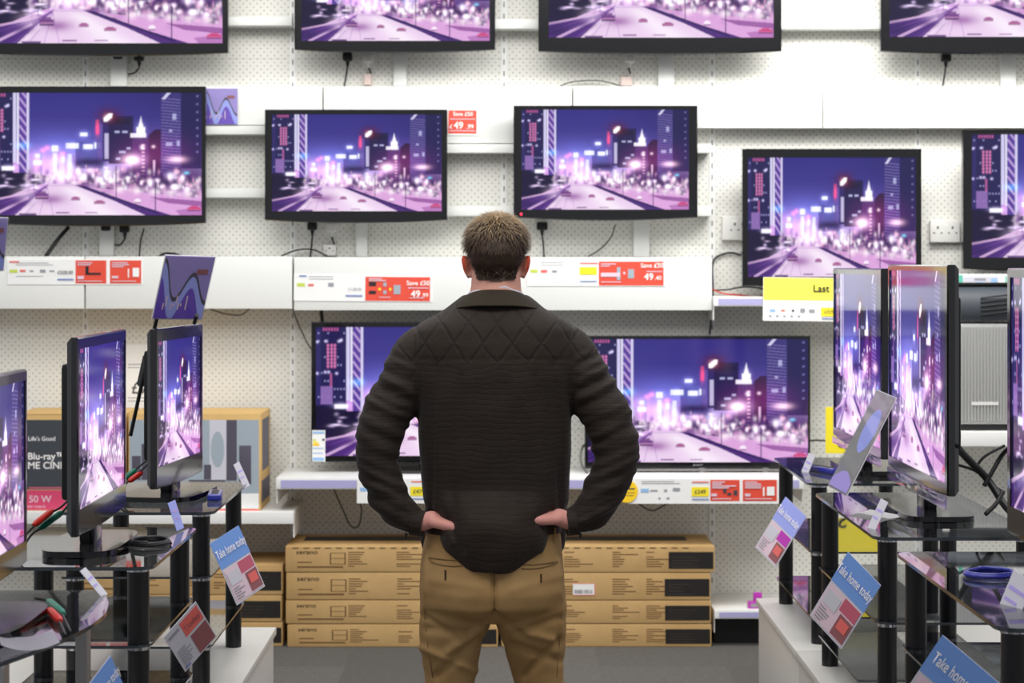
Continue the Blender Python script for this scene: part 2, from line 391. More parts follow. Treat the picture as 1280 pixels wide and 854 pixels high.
    for x in (.62, .70, .78, .86, .94): fill(np.exp(-((u-x)/.02)**2-((v-(.79+(x-.6)*.1))/.03)**2), (255, 238, 250), .8)
    # traffic
    def car(x, y, w, h, c):
        rect(x-w/2, y-h/2, x+w/2, y+h/3, c, .9); rect(x-w*.3, y-h*.9, x+w*.3, y-h*.3, c, .8); rect(x-w*.45, y+h*.05, x+w*.45, y+h*.16, (250, 190, 220), .6); rect(x-w/2, y+h*.3, x+w/2, y+h*.55, (74, 40, 96), .8)
    car(.265, .845, .06, .045, (120, 66, 140)); car(.42, .867, .04, .022, (166, 84, 150)); car(.53, .897, .05, .022, (166, 80, 140)); car(.705, .887, .03, .025, (250, 240, 252)); car(.965, .95, .06, .03, (206, 70, 130))
    rect(.33, .975, .39, .985, (110, 70, 130), .9); rect(.465, .975, .52, .983, (150, 100, 160), .8); rect(.16, .985, .24, 1., (90, 50, 120), .9)
    line(.607, .6, .607, .87, .002, (80, 50, 110), .9); line(.787, .72, .787, .96, .0025, (80, 50, 110), .9); line(.2, .76, .7, .755, .0012, (180, 130, 200), .7); line(.36, .74, .95, .80, .0012, (190, 140, 200), .5)
    I = np.clip(I*(1.06-.10*(1-v)[..., None]), 0, 1.3); I = np.where(I < 1, np.clip(I, 0, 1)**1.18, I); return np.clip(I, 0, 1.)

NX, NY = 400, 225
def screen_mesh():
    px = city_pixels()
    Hh, W = px.shape[:2]
    xs = np.linspace(-.5, .5, NX+1); zs = np.linspace(0, 1, NY+1)
    gx, gz = np.meshgrid(xs, zs)
    co = np.stack([gx, np.zeros_like(gx), gz], -1).reshape(-1, 3)
    fx = np.clip((gx+.5)*W-.5, 0, W-1.001); fy = np.clip((1-gz)*Hh-.5, 0, Hh-1.001)
    ix, iy = fx.astype(int), fy.astype(int); ax, ay = (fx-ix)[..., None], (fy-iy)[..., None]
    c = px[iy, ix]*(1-ax)*(1-ay)+px[iy, ix+1]*ax*(1-ay)+px[iy+1, ix]*(1-ax)*ay+px[iy+1, ix+1]*ax*ay
    i = np.arange((NX+1)*(NY+1)).reshape(NY+1, NX+1)
    f = np.stack([i[:-1, :-1], i[:-1, 1:], i[1:, 1:], i[1:, :-1]], -1).reshape(-1, 4)
    me = bpy.data.meshes.new('screen')
    me.vertices.add(len(co)); me.vertices.foreach_set('co', co.ravel().astype(np.float32))
    me.loops.add(f.size); me.loops.foreach_set('vertex_index', f.ravel().astype(np.int32))
    me.polygons.add(len(f)); me.polygons.foreach_set('loop_start', np.arange(0, f.size, 4, dtype=np.int32)); me.polygons.foreach_set('loop_total', np.full(len(f), 4, np.int32))
    me.update(calc_edges=True)
    a = me.color_attributes.new('paint', 'FLOAT_COLOR', 'POINT')
    a.data.foreach_set('color', np.concatenate([c.reshape(-1, 3), np.ones((len(co), 1))], 1).ravel().astype(np.float32))
    me.materials.append(M['screen'])
    return me
SCREEN = screen_mesh()

# ------------------------------------------------------------------ televisions
TVG = 'televisions all showing the same purple night street'
def tv(label, loc, rz, W, Hh, l, r, t, b, depth=.05, bow=.012, bracket=0., stand=None, logo=None, led=False, tilt=0., lip=None):
    """origin at the bottom centre of the front; faces local -Y. l r t b = bezel widths"""
    o = thing('television', label, 'television', loc, rz, TVG)
    if tilt: o.rotation_euler = (tilt, 0, rz)
    n = 12; xs = [-W/2+W*i/n for i in range(n+1)]
    out = [(x, -bow*(1-(2*x/W)**2)) for x in xs]+[(x, Hh) for x in xs[::-1]]
    sw = W-l-r; sc = (l-r)/2
    ix = [sc-sw/2+sw*i/n for i in range(n+1)]
    inn = [(x, b) for x in ix]+[(x, Hh-t) for x in ix[::-1]]
    bm = nb(); k = len(out); c = .004
    def ring(pts, y, ins=0.):
        return [bm.verts.new((x-math.copysign(min(ins, abs(x)), x), y, z+(ins if i <= n else -ins))) for i, (x, z) in enumerate(pts)]
    R = [ring(out, depth, .012), ring(out, depth-.012, 0), ring(out, c, 0), ring(out, 0, c), ring(inn, 0), ring(inn, .005)]
    for a, bb in zip(R, R[1:]):
        for i in range(k): bm.faces.new((a[i], a[(i+1) % k], bb[(i+1) % k], bb[i]))
    bm.faces.new(R[0])
    obj('casing', bm, M['bezel'], o, 40)
    s = bpy.data.objects.new('screen', SCREEN); COL.objects.link(s); s.parent = o
    s.location = (sc, .004, b); s.scale = (sw, 1, Hh-t-b)
    bm = nb(); box(bm, -W*.36, W*.36, depth, depth+.03, Hh*.16, Hh*.86, .012); obj('rear_housing', bm, M['dark'], o)
    if bracket > depth+.03:
        bm = nb(); box(bm, -.12, .12, depth+.03, bracket, Hh*.42, Hh*.575, .004); box(bm, -.10, -.07, depth+.03, bracket-.02, Hh*.38, Hh*.58); box(bm, .07, .10, depth+.03, bracket-.02, Hh*.38, Hh*.58)
        obj('wall_bracket', bm, M['dark'], o)
    if logo:
        text('brand_lettering', logo, .0075, M['grey'], o, sc, b*.45, -.0006, .02, sx=1.5)
    if led:
        bm = nb(); ellipsoid(bm, (-W/2+l*.95, -.001, b*.42), (.005, .003, .005), 10, 6); obj('power_light', bm, M['led'], o, 180, 'glowing red power light')
    if lip:
        bm = nb(); box(bm, -W/2+.01, W/2-.01, -.004, .002, -bow-lip, -bow*.2, .001); obj('glass_trim', bm, M['acrylic'], o, label='clear edge under the screen')
    if stand:
        g, bw, bd, hn = stand['gap'], stand['w'], stand['d'], stand.get('neck', .10)
        bm = nb(); box(bm, -hn/2, hn/2, .012, .05, -g+.012, .06, .008); obj('stand_neck', bm, M['bezel'], o)
        bm = nb()
        pts = []
        for i in range(28):
            a = 2*math.pi*i/28; cc, ss = math.cos(a), math.sin(a)
            pts.append((bw/2*math.copysign(abs(cc)**.45, cc), .03+bd/2*math.copysign(abs(ss)**.45, ss)))
        slab(bm, pts, -g, -g+.014)
        for f in list(bm.faces):
            if f.normal.z > .9: bmesh.ops.inset_region(bm, faces=[f], thickness=.01, depth=.004)
        obj('stand_base', bm, M['bezel'], o)
    return o

YT = 9.18
def wall_tv(label, x0, y0, x1, y1, sx0, sy0, sx1, sy1, Y=YT, bow=.013, **kw):
    s = Y/F
    return tv(label, PX((x0+x1)/2, y1, Y), 0., (x1-x0)*s, (y1-y0)*s, (sx0-x0)*s, (x1-sx1)*s, (sy0-y0)*s, (y1-sy1)*s, bow=bow, bracket=kw.pop('bracket', YW-Y-.004), **kw)

wall_tv('wall television cut off by the upper left corner, street picture above a curved chin', -30, -122, 285, 66, -21, -114, 278, 54)
wall_tv('smaller top row television with two plugs hanging beneath it, above the red 49.99 card', 368, -90, 619, 62, 377, -81, 612, 51)
wall_tv('wide top row television directly above the television with the red power light', 673, -120, 977, 64, 686, -111, 967, 47)
wall_tv('wall television cut off by the upper right corner of the wall', 1101, -126, 1419, 64, 1112, -117, 1407, 46)
wall_tv('big wall television at the left edge, beside the acrylic sign on the upper fascia', -28, 108, 257, 279, -20, 116, 252, 269)
wall_tv('wall television with the red 49.99 card sticking out at its upper right corner', 331, 137, 559, 275, 340, 143, 552, 264)
wall_tv('wall television with a thick bezel and a red power light, right of the man\'s head', 642, 132, 872, 272, 652, 137, 861, 262, led=True)
wall_tv('squarer wall television above the yellow Last sign', 928, 186, 1152, 358, 935, 197, 1145, 346, bow=.0)
wall_tv('wall television at the right edge of the wall, above the dark printer', 1204, 163, 1502, 336, 1215, 168, 1492, 322)
wall_tv('shelf television partly hidden behind the man\'s left arm, energy label on its corner', 389, 403, 687, 578, 395, 409, 681, 570, bow=0., logo='SAMSUNG', stand=dict(gap=.044, w=.42, d=.2), bracket=0)
t11 = wall_tv('thin framed shelf television at the man\'s right elbow, above the yellow dot', 731, 420, 1013, 586, 735, 424, 1010, 578, bow=0., logo='SONY', bracket=0)
bm = nb()
for sx in (-.27, .02, .29): box(bm, sx-.012, sx+.012, .0, .07, -.052, .004, .003)
box(bm, -.36, .36, -.002, .02, -.010, 0., .002)
obj('stand_foot', bm, M['silver'], t11, label='thin metal feet under the frame')

ZT = .911
def side_tv(label, p0, p1, zb, zt, left, l=.02, r=.02, t=.02, b=.045, **kw):
    """p0 near end, p1 far end of the front face in plan"""
    p0, p1 = Vector((*p0, 0)), Vector((*p1, 0)); mid = (p0+p1)/2; d = (p1-p0); W = d.length
    ang = math.atan2(d.y, d.x) if left else math.atan2(-d.y, -d.x)
    return tv(label, (mid.x, mid.y, zb), ang, W, zt-zb, l, r, t, b, bow=.006, **kw)

side_tv('nearest television of the left display row, cut off by the left edge', (-.95, 3.72), (-.95, 4.32), .988, 1.375, True, depth=.03, t=.022, r=.014, stand=dict(gap=.0755, w=.40, d=.22), led=False)
side_tv('middle television of the left display row, between two cabled sets', (-.95, 4.84), (-.95, 5.456), .972, 1.42, True, depth=.028, t=.026, r=.012, b=.06, stand=dict(gap=.0595, w=.42, d=.18))
side_tv('farthest television of the left display row, under the acrylic wave sign', (-.962, 6.01), (-.908, 6.55), .957, 1.403, True, depth=.03, t=.035, r=.02, b=.06, stand=dict(gap=.0445, w=.40, d=.22))
side_tv('farthest television of the right display row, half hidden by its neighbour', (1.16, 6.62), (1.16, 7.58), .985, 1.571, False, depth=.035, t=.02, b=.03, stand=dict(gap=.0725, w=.5, d=.18), lip=.02)
side_tv('tall glossy television of the right display row, behind the tilted acrylic holder', (1.118, 5.43), (1.119, 6.27), 1.0, 1.583, False, depth=.032, l=.018, r=.03, t=.016, b=.03, stand=dict(gap=.0875, w=.46, d=.2), lip=.03)
r1 = side_tv('nearest television of the right display row, cut off by the right edge', (1.10, 3.95), (1.10, 4.71), 1.0, 1.576, False, depth=.035, l=.028, t=.02, b=.06, stand=dict(gap=.0875, w=.34, d=.18))
text('brand_lettering', 'AI', .022, M['periw'], r1, -.345, .10, -.0035, .02)

# ------------------------------------------------------------------ setting
bm = nb(); box(bm, -5, 5, -1.5, 9.8, -.06, 0); tag(obj('floor', bm, M['carpet'], None, 0), kind='structure')
bm = nb(); box(bm, -5, 5, YW, YW+.05, 0, 4.2); tag(obj('wall_back', bm, M['peg'], None, 0), kind='structure')
POSTS = (-153, 107, 366, 630, 890, 1147, 1407)
for i, px in enumerate(POSTS):
    x = (px-CX)*YW/F; bm = nb()
    box(bm, x-.012, x+.012, YW-.004, YW, .1, 4.1)
    o = obj('trim_%d' % (i+1), bm, M['white'], None, 0); tag(o, kind='structure')
    bm = nb()
    for k in range(76): box(bm, x-.0028, x+.0028, YW-.0048, YW-.004, .2+k*.05, .222+k*.05)
    tag(obj('slots', bm, M['slotgrey'], o, 0), kind='stuff')

def wall_box(name, label, cat, x0, x1, y0, y1, Yf, Yb, m, group=None, bev=.002):
    a = PX(x0, y1, Yf); c = PX(x1, y0, Yf); bm = nb()
    box(bm, a.x, c.x, Yf, Yb, a.z, c.z, bev)
    return tag(obj(name, bm, m, None), label, cat, group)

YP = 9.375
# upper fascia
for x0, x1, y1, lb in ((-220, 91, 156, 'white upper fascia panel behind the big television at the left edge'), (92.5, 403, 156, 'white upper fascia panel between the big left television and the joint at the next one'),
                       (404.5, 715, 179, 'white upper fascia panel holding the red 49.99 card'), (716.5, 1028, 160, 'white upper fascia panel above the squarer television'), (1029.5, 1420, 160, 'brightest white upper fascia panel at the right end of the wall')):
    wall_box('fascia_panel', lb, 'panel', x0, x1, 108, y1, 9.29, YP, M['panel'], 'white fascia panels on the back wall')
def rail(x0, x1, y0, y1, lb): wall_box('mounting_rail', lb, 'rail', x0, x1, y0, y1, 9.275, YP, M['panel'], 'white mounting rails behind the televisions', .003)
rail(-220, 365, 21, 32, 'white rail between the top left televisions, near the picture top')
rail(367, 889, 24, 36, 'white rail between the two middle televisions of the top row')
rail(891, 1420, 24, 36, 'white rail between the two right televisions of the top row')
rail(-220, 365, 157, 168, 'white rail just below the acrylic sign on the upper fascia')
rail(367, 889, 180, 191, 'white rail just below the red 49.99 card on the upper fascia')
rail(-220, 365, 236, 247, 'lower white rail between the big left television and its neighbour')
rail(367, 889, 258, 270, 'lower white rail above the man\'s head, between two televisions')
# lower fascia
for x0, x1, lb in ((-153, 105, 'white lower fascia panel at the left edge holding a 328 price strip'), (107, 365, 'plain white lower fascia panel behind the acrylic wave sign'), (367.5, 628, 'white lower fascia panel with a red 49.99 card left of the man\'s neck'), (629, 890, 'white lower fascia panel with a red 49.40 card right of the man\'s head')):
    wall_box('fascia_panel', lb, 'panel', x0, x1, 320.5 if x1 < 366 else 321.5, 386 if x1 < 366 else 388, 9.20, YP, M['panel'], 'white fascia panels on the back wall')

def shelf(label, x0, x1, ytop, Yf, lipmat, name='wall_shelf', lipx=None, th=.045):
    a = PX(x0, ytop, Yf); b = PX(x1, ytop, Yf); o = thing(name, label, 'shelf', ((a.x+b.x)/2, Yf, a.z-th), group='white shelves on the back wall')
    w = (b.x-a.x)/2; D = YP-Yf; bm = nb()
    box(bm, -w, w, .0165, D, th-.028, th, .001); box(bm, -w, w, 0, .016, 0, th, .002); box(bm, -w, -w+.004, .02, D, -.06, th-.0285); box(bm, w-.004, w, .02, D, -.06, th-.0285)
    obj('shelf_board', bm, M['white'], o)
    if lipmat:
        bm = nb(); box(bm, -w+.02, w-.02, -.002, 0, .005, th-.008); obj('label_strip', bm, lipmat, o, 0, 'lavender strip along the front edge')
    return o
YS = 8.93
shelf('white shelf behind the man carrying two televisions', 345, 1005, 598, YS, M['lip'])
shelf('white shelf on the left carrying the two speaker cartons', -150, 367, 640, YS, None, th=.05)
shelf('white shelf on the right carrying the grey ribbed unit', 1085, 1430, 540, YS, None, th=.06)
shelf('white ledge with lavender strip under the squarer television', 892, 1150, 371, 9.15, M['lip'], th=.040)
o = shelf('low white base shelf at floor level, right of the cardboard boxes', 893, 1430, 763, YS, M['lip'], name='base_shelf', th=.035)
bm = nb(); box(bm, -.88, .88, .10, .14, -.118, -.005); obj('kick_board', bm, M['dark'], o)
o = shelf('low white base shelf behind the left white plinth', -150, 78, 763, YS, M['lip'], name='base_shelf', th=.035)
bm = nb(); box(bm, -.37, .37, .10, .14, -.118, -.005); obj('kick_board', bm, M['dark'], o)

# white plinths
def plinth(label, x0, x1, y0, y1):
    o = thing('display_plinth', label, 'plinth', ((x0+x1)/2, (y0+y1)/2, 0), group='white display plinths')
    hx, hy = (x1-x0)/2, (y1-y0)/2; bm = nb(); box(bm, -hx+.01, hx-.01, -hy, hy, 0, .386, .002); obj('carcass', bm, M['plinth'], o)
    bm = nb(); box(bm, -hx, hx, -hy, hy, .387, .411, .003); obj('top_panel', bm, M['plinth'], o)
LX, RX = -.73, .89
plinth('white plinth end nearest the boxes, left of the man', -1.75, LX, 5.72, 6.98)
plinth('white plinth under the two nearer left glass stands', -1.75, LX, 3.0, 5.715)
plinth('white plinth end nearest the wall, right of the man', RX, 1.95, 6.56, 7.584)
plinth('white plinth under the middle right glass stand', RX, 1.95, 5.2, 6.555)
plinth('white plinth under the nearest right glass stand', RX, 1.95, 3.0, 5.195)

# glass television stands
def rounded(W, D, r, k=5):
    pts = []
    for cx, cy, a0 in ((W/2-r, r, -90), (W/2-.01, D-.01, 0), (-W/2+.01, D-.01, 90), (-W/2+r, r, 180)):
        rr = r if cy == r else .01
        for i in range(k+1):
            a = math.radians(a0+90*i/k); pts.append((cx+rr*math.cos(a), cy+rr*math.sin(a)))
    return pts
def glass_part(name, pts, z0, z1, o):
    bm = nb(); slab(bm, pts, z0, z1); bm.faces.ensure_lookup_table()
    g = obj(name, bm, M['smoke'], o, 30); g.data.materials.append(M['edge'])
    for p in g.data.polygons: p.material_index = 0 if abs(p.normal.z) > .5 else 1
    return g
def glass_stand(label, xf, y0, y1, left, zs, ztop=ZT, D=.42, silver=False, bowed=False, setback=.0):
    W = y1-y0; rz = math.pi/2 if left else -math.pi/2
    o = thing('glass_television_stand', label, 'television stand', (xf, (y0+y1)/2, .411), rz, 'glass television stands')
    if bowed:
        pts = [(W/2, D), (-W/2, D), (-W/2, .10)]
        for i in range(17):
            t = i/16; pts.append((-W/2+W*t, .10-.10*math.sin(math.pi*min(1, t*.5/.62+.02)) if t < .62 else .10-.10*math.sin(math.pi*(.5+.02+(t-.62)/.38*.36))))
        top = pts
    else: top = rounded(W, D, .045)
    glass_part('glass_top', top, ztop-.411-.008, ztop-.411, o)
    for i, z in enumerate(zs):
        pp = [(x*.985, y*.97+.008+setback) for x, y in top]
        glass_part('glass_shelf', pp, z-.411-.006, z-.411, o)
    ins = .035
    for sx in (-1, 1):
        for yy in (ins+.005 if not bowed else .09, D-ins):
            bm = nb(); px_ = sx*(W/2-.055)
            if silver: box(bm, px_-.022, px_+.022, yy-.012, yy+.012, .0, ztop-.411-.008, .003)
            else: cyl(bm, (px_, yy), .0245, 0., ztop-.411-.010, 24)
            p = obj('post', bm, M['silver'] if silver else M['post'], o)
            if not silver:
                for z in list(zs)+[ztop]:
                    bm = nb(); cyl(bm, (px_, yy), .0262, z-.411-.016, z-.411-.0085 if z == ztop else z-.411-.0065, 24); obj('collar', bm, M['chrome'], p)
    return o
glass_stand('smoked glass stand with black posts at the far left, nearest the wall cartons', -.785, 5.86, 6.68, True, (.545, .735))
glass_stand('smoked glass stand with black posts in the middle of the left row', -.778, 4.80, 5.53, True, (.545, .735))
glass_stand('bow fronted smoked glass stand with silver posts at the left edge', -.765, 3.62, 4.46, True, (.60,), silver=True, bowed=True)
glass_stand('smoked glass stand with black posts at the far right, nearest the wall', .94, 6.63, 7.52, False, (.50, .70))
glass_stand('smoked glass stand with black posts under the tall glossy television', .918, 5.32, 6.37, False, (.50, .70))
glass_stand('smoked glass stand at the right edge, nearest the camera', .918, 3.99, 5.06, False, (.50, .70))

# ------------------------------------------------------------------ cardboard boxes on the floor
def carton(label, x0, x1, ztop, zbot, Yf, kind, sticker=False, dx=0., ry=0., prints=True, top=False):
    a = (x0-CX)*Yf/F; b = (x1-CX)*Yf/F; w = (b-a)/2; h = ztop-zbot; D = .40
    o = thing('cardboard_box', label, 'cardboard box', ((a+b)/2, Yf, zbot), ry, 'flat cardboard boxes stacked against the wall')
    bm = nb(); box(bm, -w, w, 0, D, 0, h, .006); obj('carton', bm, M['board'], o)
    if prints:
        rs = []; x = -w+.30
        for gx in (-w+.26, -w+.46, -w+.60):
            for k in range(7):
                if rng.random() < .9: rs.append((gx, gx+rng.uniform(.04, .12)*(1 if k % 2 else .6), h*.75-k*h*.09, h*.75-k*h*.09+h*.035))
        rs += [(-w+.05, -w+.11, h*.36, h*.40), (-w+.05, -w+.24, h*.17, h*.23)]
        rects('print', rs, M['print'], o, -.0002)
        rects('print', [(-w+.185, -w+.19, h*.3, h*.75), (-w+.245, -w+.25, h*.3, h*.75), (-w+.185, -w+.25, h*.73, h*.75), (-w+.185, -w+.25, h*.52, h*.54), (-w+.185, -w+.25, h*.3, h*.32)], M['print'], o, -.0002)
        text('lettering', 'serano', h*.17, M['ink'], o, -w+.045, h*.70, -.0009, .03, 'LEFT', sx=1.25)
        bm = nb(); pw = .185
        box(bm, w-pw-.006, w-.006, -.0012, -.0002, h*.14, h*.78, .0005); obj('black_panel', bm, M['patch'], o, 0, 'dark printed panel at the right end')
        rects('print', [(w-pw+.01, w-pw+.01+rng.uniform(.05, .12), h*.2+k*h*.12, h*.2+k*h*.12+h*.03) for k in range(4)], M['patchl'], o, -.0014)
    if sticker:
        bm = nb(); box(bm, -.137, -.045, -.0016, -.0004, h*.18, h*.62); s = obj('barcode_sticker', bm, M['paper'], o, 0, 'white barcode sticker')
        rects('bars', [(-.13+i*.0048, -.13+i*.0048+rng.uniform(.001, .0034), h*.24, h*.38) for i in range(16)], M['dgrey'], s, -.0018)
        rects('border', [(-.137, -.045, h*.60, h*.62), (-.137, -.045, h*.18, h*.2), (-.048, -.045, h*.18, h*.62)], M['pinkred'], s, -.0017)
    if top:
        bm = nb(); box(bm, -w+.06, w-.10, D*.45, D*.78, h, h+.001); obj('black_panel', bm, M['patch'], o, 0, 'dark printed panel on the lid')
        rects('print', [(-w+.03+i*.045, -w+.055+i*.045, h-.010, h-.006) for i in range(17)], M['ink'], o, -.0002)
    return o
def zpx(y, Y=YS): return H-(y-CY)*Y/F
rows_l = ((683, 715.4, 'topmost'), (716, 750, 'second from the top'), (750.6, 780, 'third from the top'), (780.6, 809.4, 'bottom'))
for k, (y0, y1, nm) in enumerate(rows_l):
    zb = 0. if k == 3 else zpx(y1)
    carton('brown cardboard box left of the man\'s legs, %s of its stack' % nm, 356.5+(0, 1, .5, 2.5)[k], 621.5+(0, 0, -1, 1)[k], zpx(y0), zb, YS, 0, ry=(.003, 0, 0, -.002)[k], top=(k == 0))
for k, (y0, y1, nm) in enumerate(rows_l):
    zb = 0. if k == 3 else zpx(y1+.6 if k < 2 else y1)
    carton('brown cardboard box right of the man\'s legs, %s of its stack' % nm, 626.5, 893.5-(0, 5, 4.5, 4)[k], zpx(y0 if k == 0 else y0+.6 if k < 3 else y0), zb, YS+.005, 0, sticker=(k == 1), ry=(0, .002, 0, 0)[k], top=(k == 0))
for k, (y0, y1, nm) in enumerate(((707, 744.6, 'topmost'), (745, 778.4, 'middle'), (779, 809.4, 'bottom'))):
    carton('brown cardboard box beyond the left plinth, %s of its partly hidden stack' % nm, 86, 353.5-(0, 1, 0)[k], zpx(y0), 0. if k == 2 else zpx(y1), YS+.02, 0)

# speaker cartons on the left shelf
YC = 8.97; zsh = zpx(640)+.0005
def P2(px_, py_, o, Y=YC): q = PX(px_, py_, Y); return q.x-o.location.x, q.z-o.location.z
a = PX(20, 517, YC); b = PX(157, 517, YC)
o = thing('home_cinema_carton', 'dark grey home cinema carton with pink 50 W band', 'carton', ((a.x+b.x)/2, YC, zsh)); w = (b.x-a.x)/2; hh = a.z-zsh
bm = nb(); box(bm, -w, w, 0, .36, 0, hh, .003); obj('carton', bm, M['board2'], o)
x0, z1 = P2(22, 525, o); x1, z0 = P2(156, 612, o); rects('front_print', [(x0, x1, z0, z1)], M['slate'], o, -.0002)
x0, z1 = P2(22, 613, o); x1, z0 = P2(156, 637.5, o); rects('pink_band', [(x0, x1, z0, z1)], M['pink'], o, -.0002)
rects('lid_edge', [(-w, w, hh-.006, hh-.002)], M['board'], o, -.0002)
for s, px_, py_, hp, bd, al in (("Life's Good", 35, 551, 5.2, .03, 'LEFT'), ('Blu-ray\u2122 / DVD', 29, 574.5, 8.5, .06, 'LEFT'), ('HOME CINEMA', 17.5, 586, 8.6, .06, 'LEFT'), ('50 W', 36, 628, 8.5, .05, 'LEFT'), ('(power output)', 28, 634.5, 3.2, .02, 'LEFT')):
    x, z = P2(px_, py_, o)
    if s.startswith('HOME'): s = 'ME CINEMA'; x, z = P2(34.5, py_, o)
    if s.startswith('Blu'): x, z = P2(34.5, py_, o)
    text('lettering', s, hp*YC/F, M['whiteink'] if py_ < 600 else M['palepink'], o, x, z, -.001, bd, al)
x0, z1 = P2(36, 609, o); x1, z0 = P2(85, 611, o); rects('print', [(x0, x1, z0, z1)], M['rose'], o, -.0006)
a = PX(160.5, 517, YC); b = PX(326, 517, YC)
o = thing('speaker_carton', 'pale blue grey speaker carton with a picture of dark tower speakers', 'carton', ((a.x+b.x)/2, YC, zsh)); w = (b.x-a.x)/2
bm = nb(); box(bm, -w, w, 0, .36, 0, hh, .003); obj('carton', bm, M['board2'], o)
def pr(nm, m, R, yy=-.0002, lab=None):
    rs = []
    for X0, Y0, X1, Y1 in R:
        x0, z1 = P2(X0, Y0, o); x1, z0 = P2(X1, Y1, o); rs.append((x0, x1, z0, z1))
    return rects(nm, rs, m, o, yy)
pr('front_print', M['steel'], [(162, 525, 323.5, 617)]); pr('base_band', M['paper'], [(162, 617, 323.5, 636)]); pr('red_line', M['pinkred'], [(162, 636.5, 323.5, 639)])
pr('speaker_picture', M['cream'], [(262, 525, 283, 600)], -.0006); 
for R_ in [(283, 525, 296, 601), (255, 581, 264, 599.5), (177, 555, 192, 600), (165, 570, 176, 600), (236, 600, 282, 603)]: pr('speaker_picture', M['taupe'], [R_], -.0007)
bm = nb(); xs, zs_ = P2(299, 557, o); xe, ze = P2(314, 606, o); box(bm, xs, xe, -.0012, -.0004, ze, zs_, .0003); obj('speaker_picture', bm, M['taupe'], o)
bm = nb(); cx_, cz_ = P2(272, 562, o)
prism(bm, [(cx_+.028*math.cos(i*math.pi/12), cz_+.075*math.sin(i*math.pi/12)) for i in range(24)], -.0016, -.0008); obj('speaker_picture', bm, M['steel'], o)
bm = nb(); box(bm, w, w+.0015, .03, .33, .03, .12); box(bm, w, w+.0015, .05, .30, .16, hh-.03); obj('side_print', bm, M['taupe'], o, 0)

# ------------------------------------------------------------------ cards, signs and tickets
def flat(name, label, cat, mw, w, h, base, marks=(), texts=(), th=.003, group=None, base_name='card', y0=0.):
    """origin bottom centre, faces local -Y. marks: (part, mat, [(u0,v0,u1,v1)...]); texts: (string,u,v,size,mat,bold,align), v measured down"""
    o = thing(name, label, cat, mw=mw, group=group)
    bm = nb(); box(bm, -w/2, w/2, 0, th, 0, h, min(.0008, th*.3), 1); obj(base_name, bm, base, o, 0)
    for i, (nm, m, R) in enumerate(marks):
        rs = [(-w/2+u0*w, -w/2+u1*w, h-v1*h, h-v0*h) for u0, v0, u1, v1 in R]
        for q in ([rs] if nm == 'print' and len(rs) > 10 else [[x] for x in rs]): rects(nm, q, m, o, -.0002-.0004*i)
    for s, u0, v0, sz, m, bd, al in texts:
        text('lettering', s, sz*h, m, o, -w/2+u0*w, h-v0*h, -.0012-.0004*len(marks), bd, al, sx=.50 if s.startswith('Take') else 1.)
    return o
def wcard(name, label, cat, x0, y0, x1, y1, Y, base, marks=(), texts=(), rot=0., **kw):
    """marks and texts given in photograph pixels"""
    W, Hp = (x1-x0), (y1-y0)
    mk = [(n, m, [((a-x0)/W, (b-y0)/Hp, (c-x0)/W, (d-y0)/Hp) for a, b, c, d in R]) for n, m, R in marks]
    tx = [(s, (u-x0)/W, (v-y0)/Hp, sz/Hp, m, bd, al) for s, u, v, sz, m, bd, al in texts]
    mw = Matrix.Translation(PX((x0+x1)/2, y1, Y)) @ Matrix.Rotation(rot, 4, 'Y')
    return flat(name, label, cat, mw, W*Y/F, Hp*Y/F, base, mk, tx, **kw)
def lines(x0, x1, ys, th=1.): return [(x0, y, x0+(x1-x0)*rng.uniform(.55, 1), y+th) for y in ys]
YF = 9.1967; PG = 'price strips on the shelf fronts'
wcard('price_strip', 'white price strip with two red cards under the big left television', 'price strip', 9, 324, 178, 356, YF, M['paper'],
      [('red_card', M['red'], [(94.5, 325.5, 133, 354.5)]), ('red_card', M['red'], [(137.5, 325.5, 176.5, 354.5)]), ('print', M['grey'], lines(20, 70, (328.5, 331, 345), .7)+[(37, 338, 42, 340), (50, 337, 57, 341), (62, 338, 68, 340)]),
       ('print', M['green'], [(12, 337, 22, 341)]), ('print', M['pinkred'], [(12, 326.5, 24, 328.5), (25, 337.3, 32, 340)]), ('print', M['bluebar'], [(72, 348.5, 92, 350.5)]), ('picture', M['black'], [(107, 333, 111, 342), (107, 341, 126, 343.5)]),
       ('picture', M['paper'], [(166, 335, 174, 346), (160, 336, 161.5, 347)]), ('print', M['palepink'], lines(97, 124, (328, 330.4), 1.2)+lines(140, 164, (328, 330.4, 332.8), 1.2)+[(97, 345, 105, 349), (140, 345, 148, 348), (97, 351, 128, 352), (140, 351, 170, 352)])],
      [('\u00a3328.00', 91.5, 342.5, 4.2, M['dgrey'], .03, 'RIGHT')], group=PG)
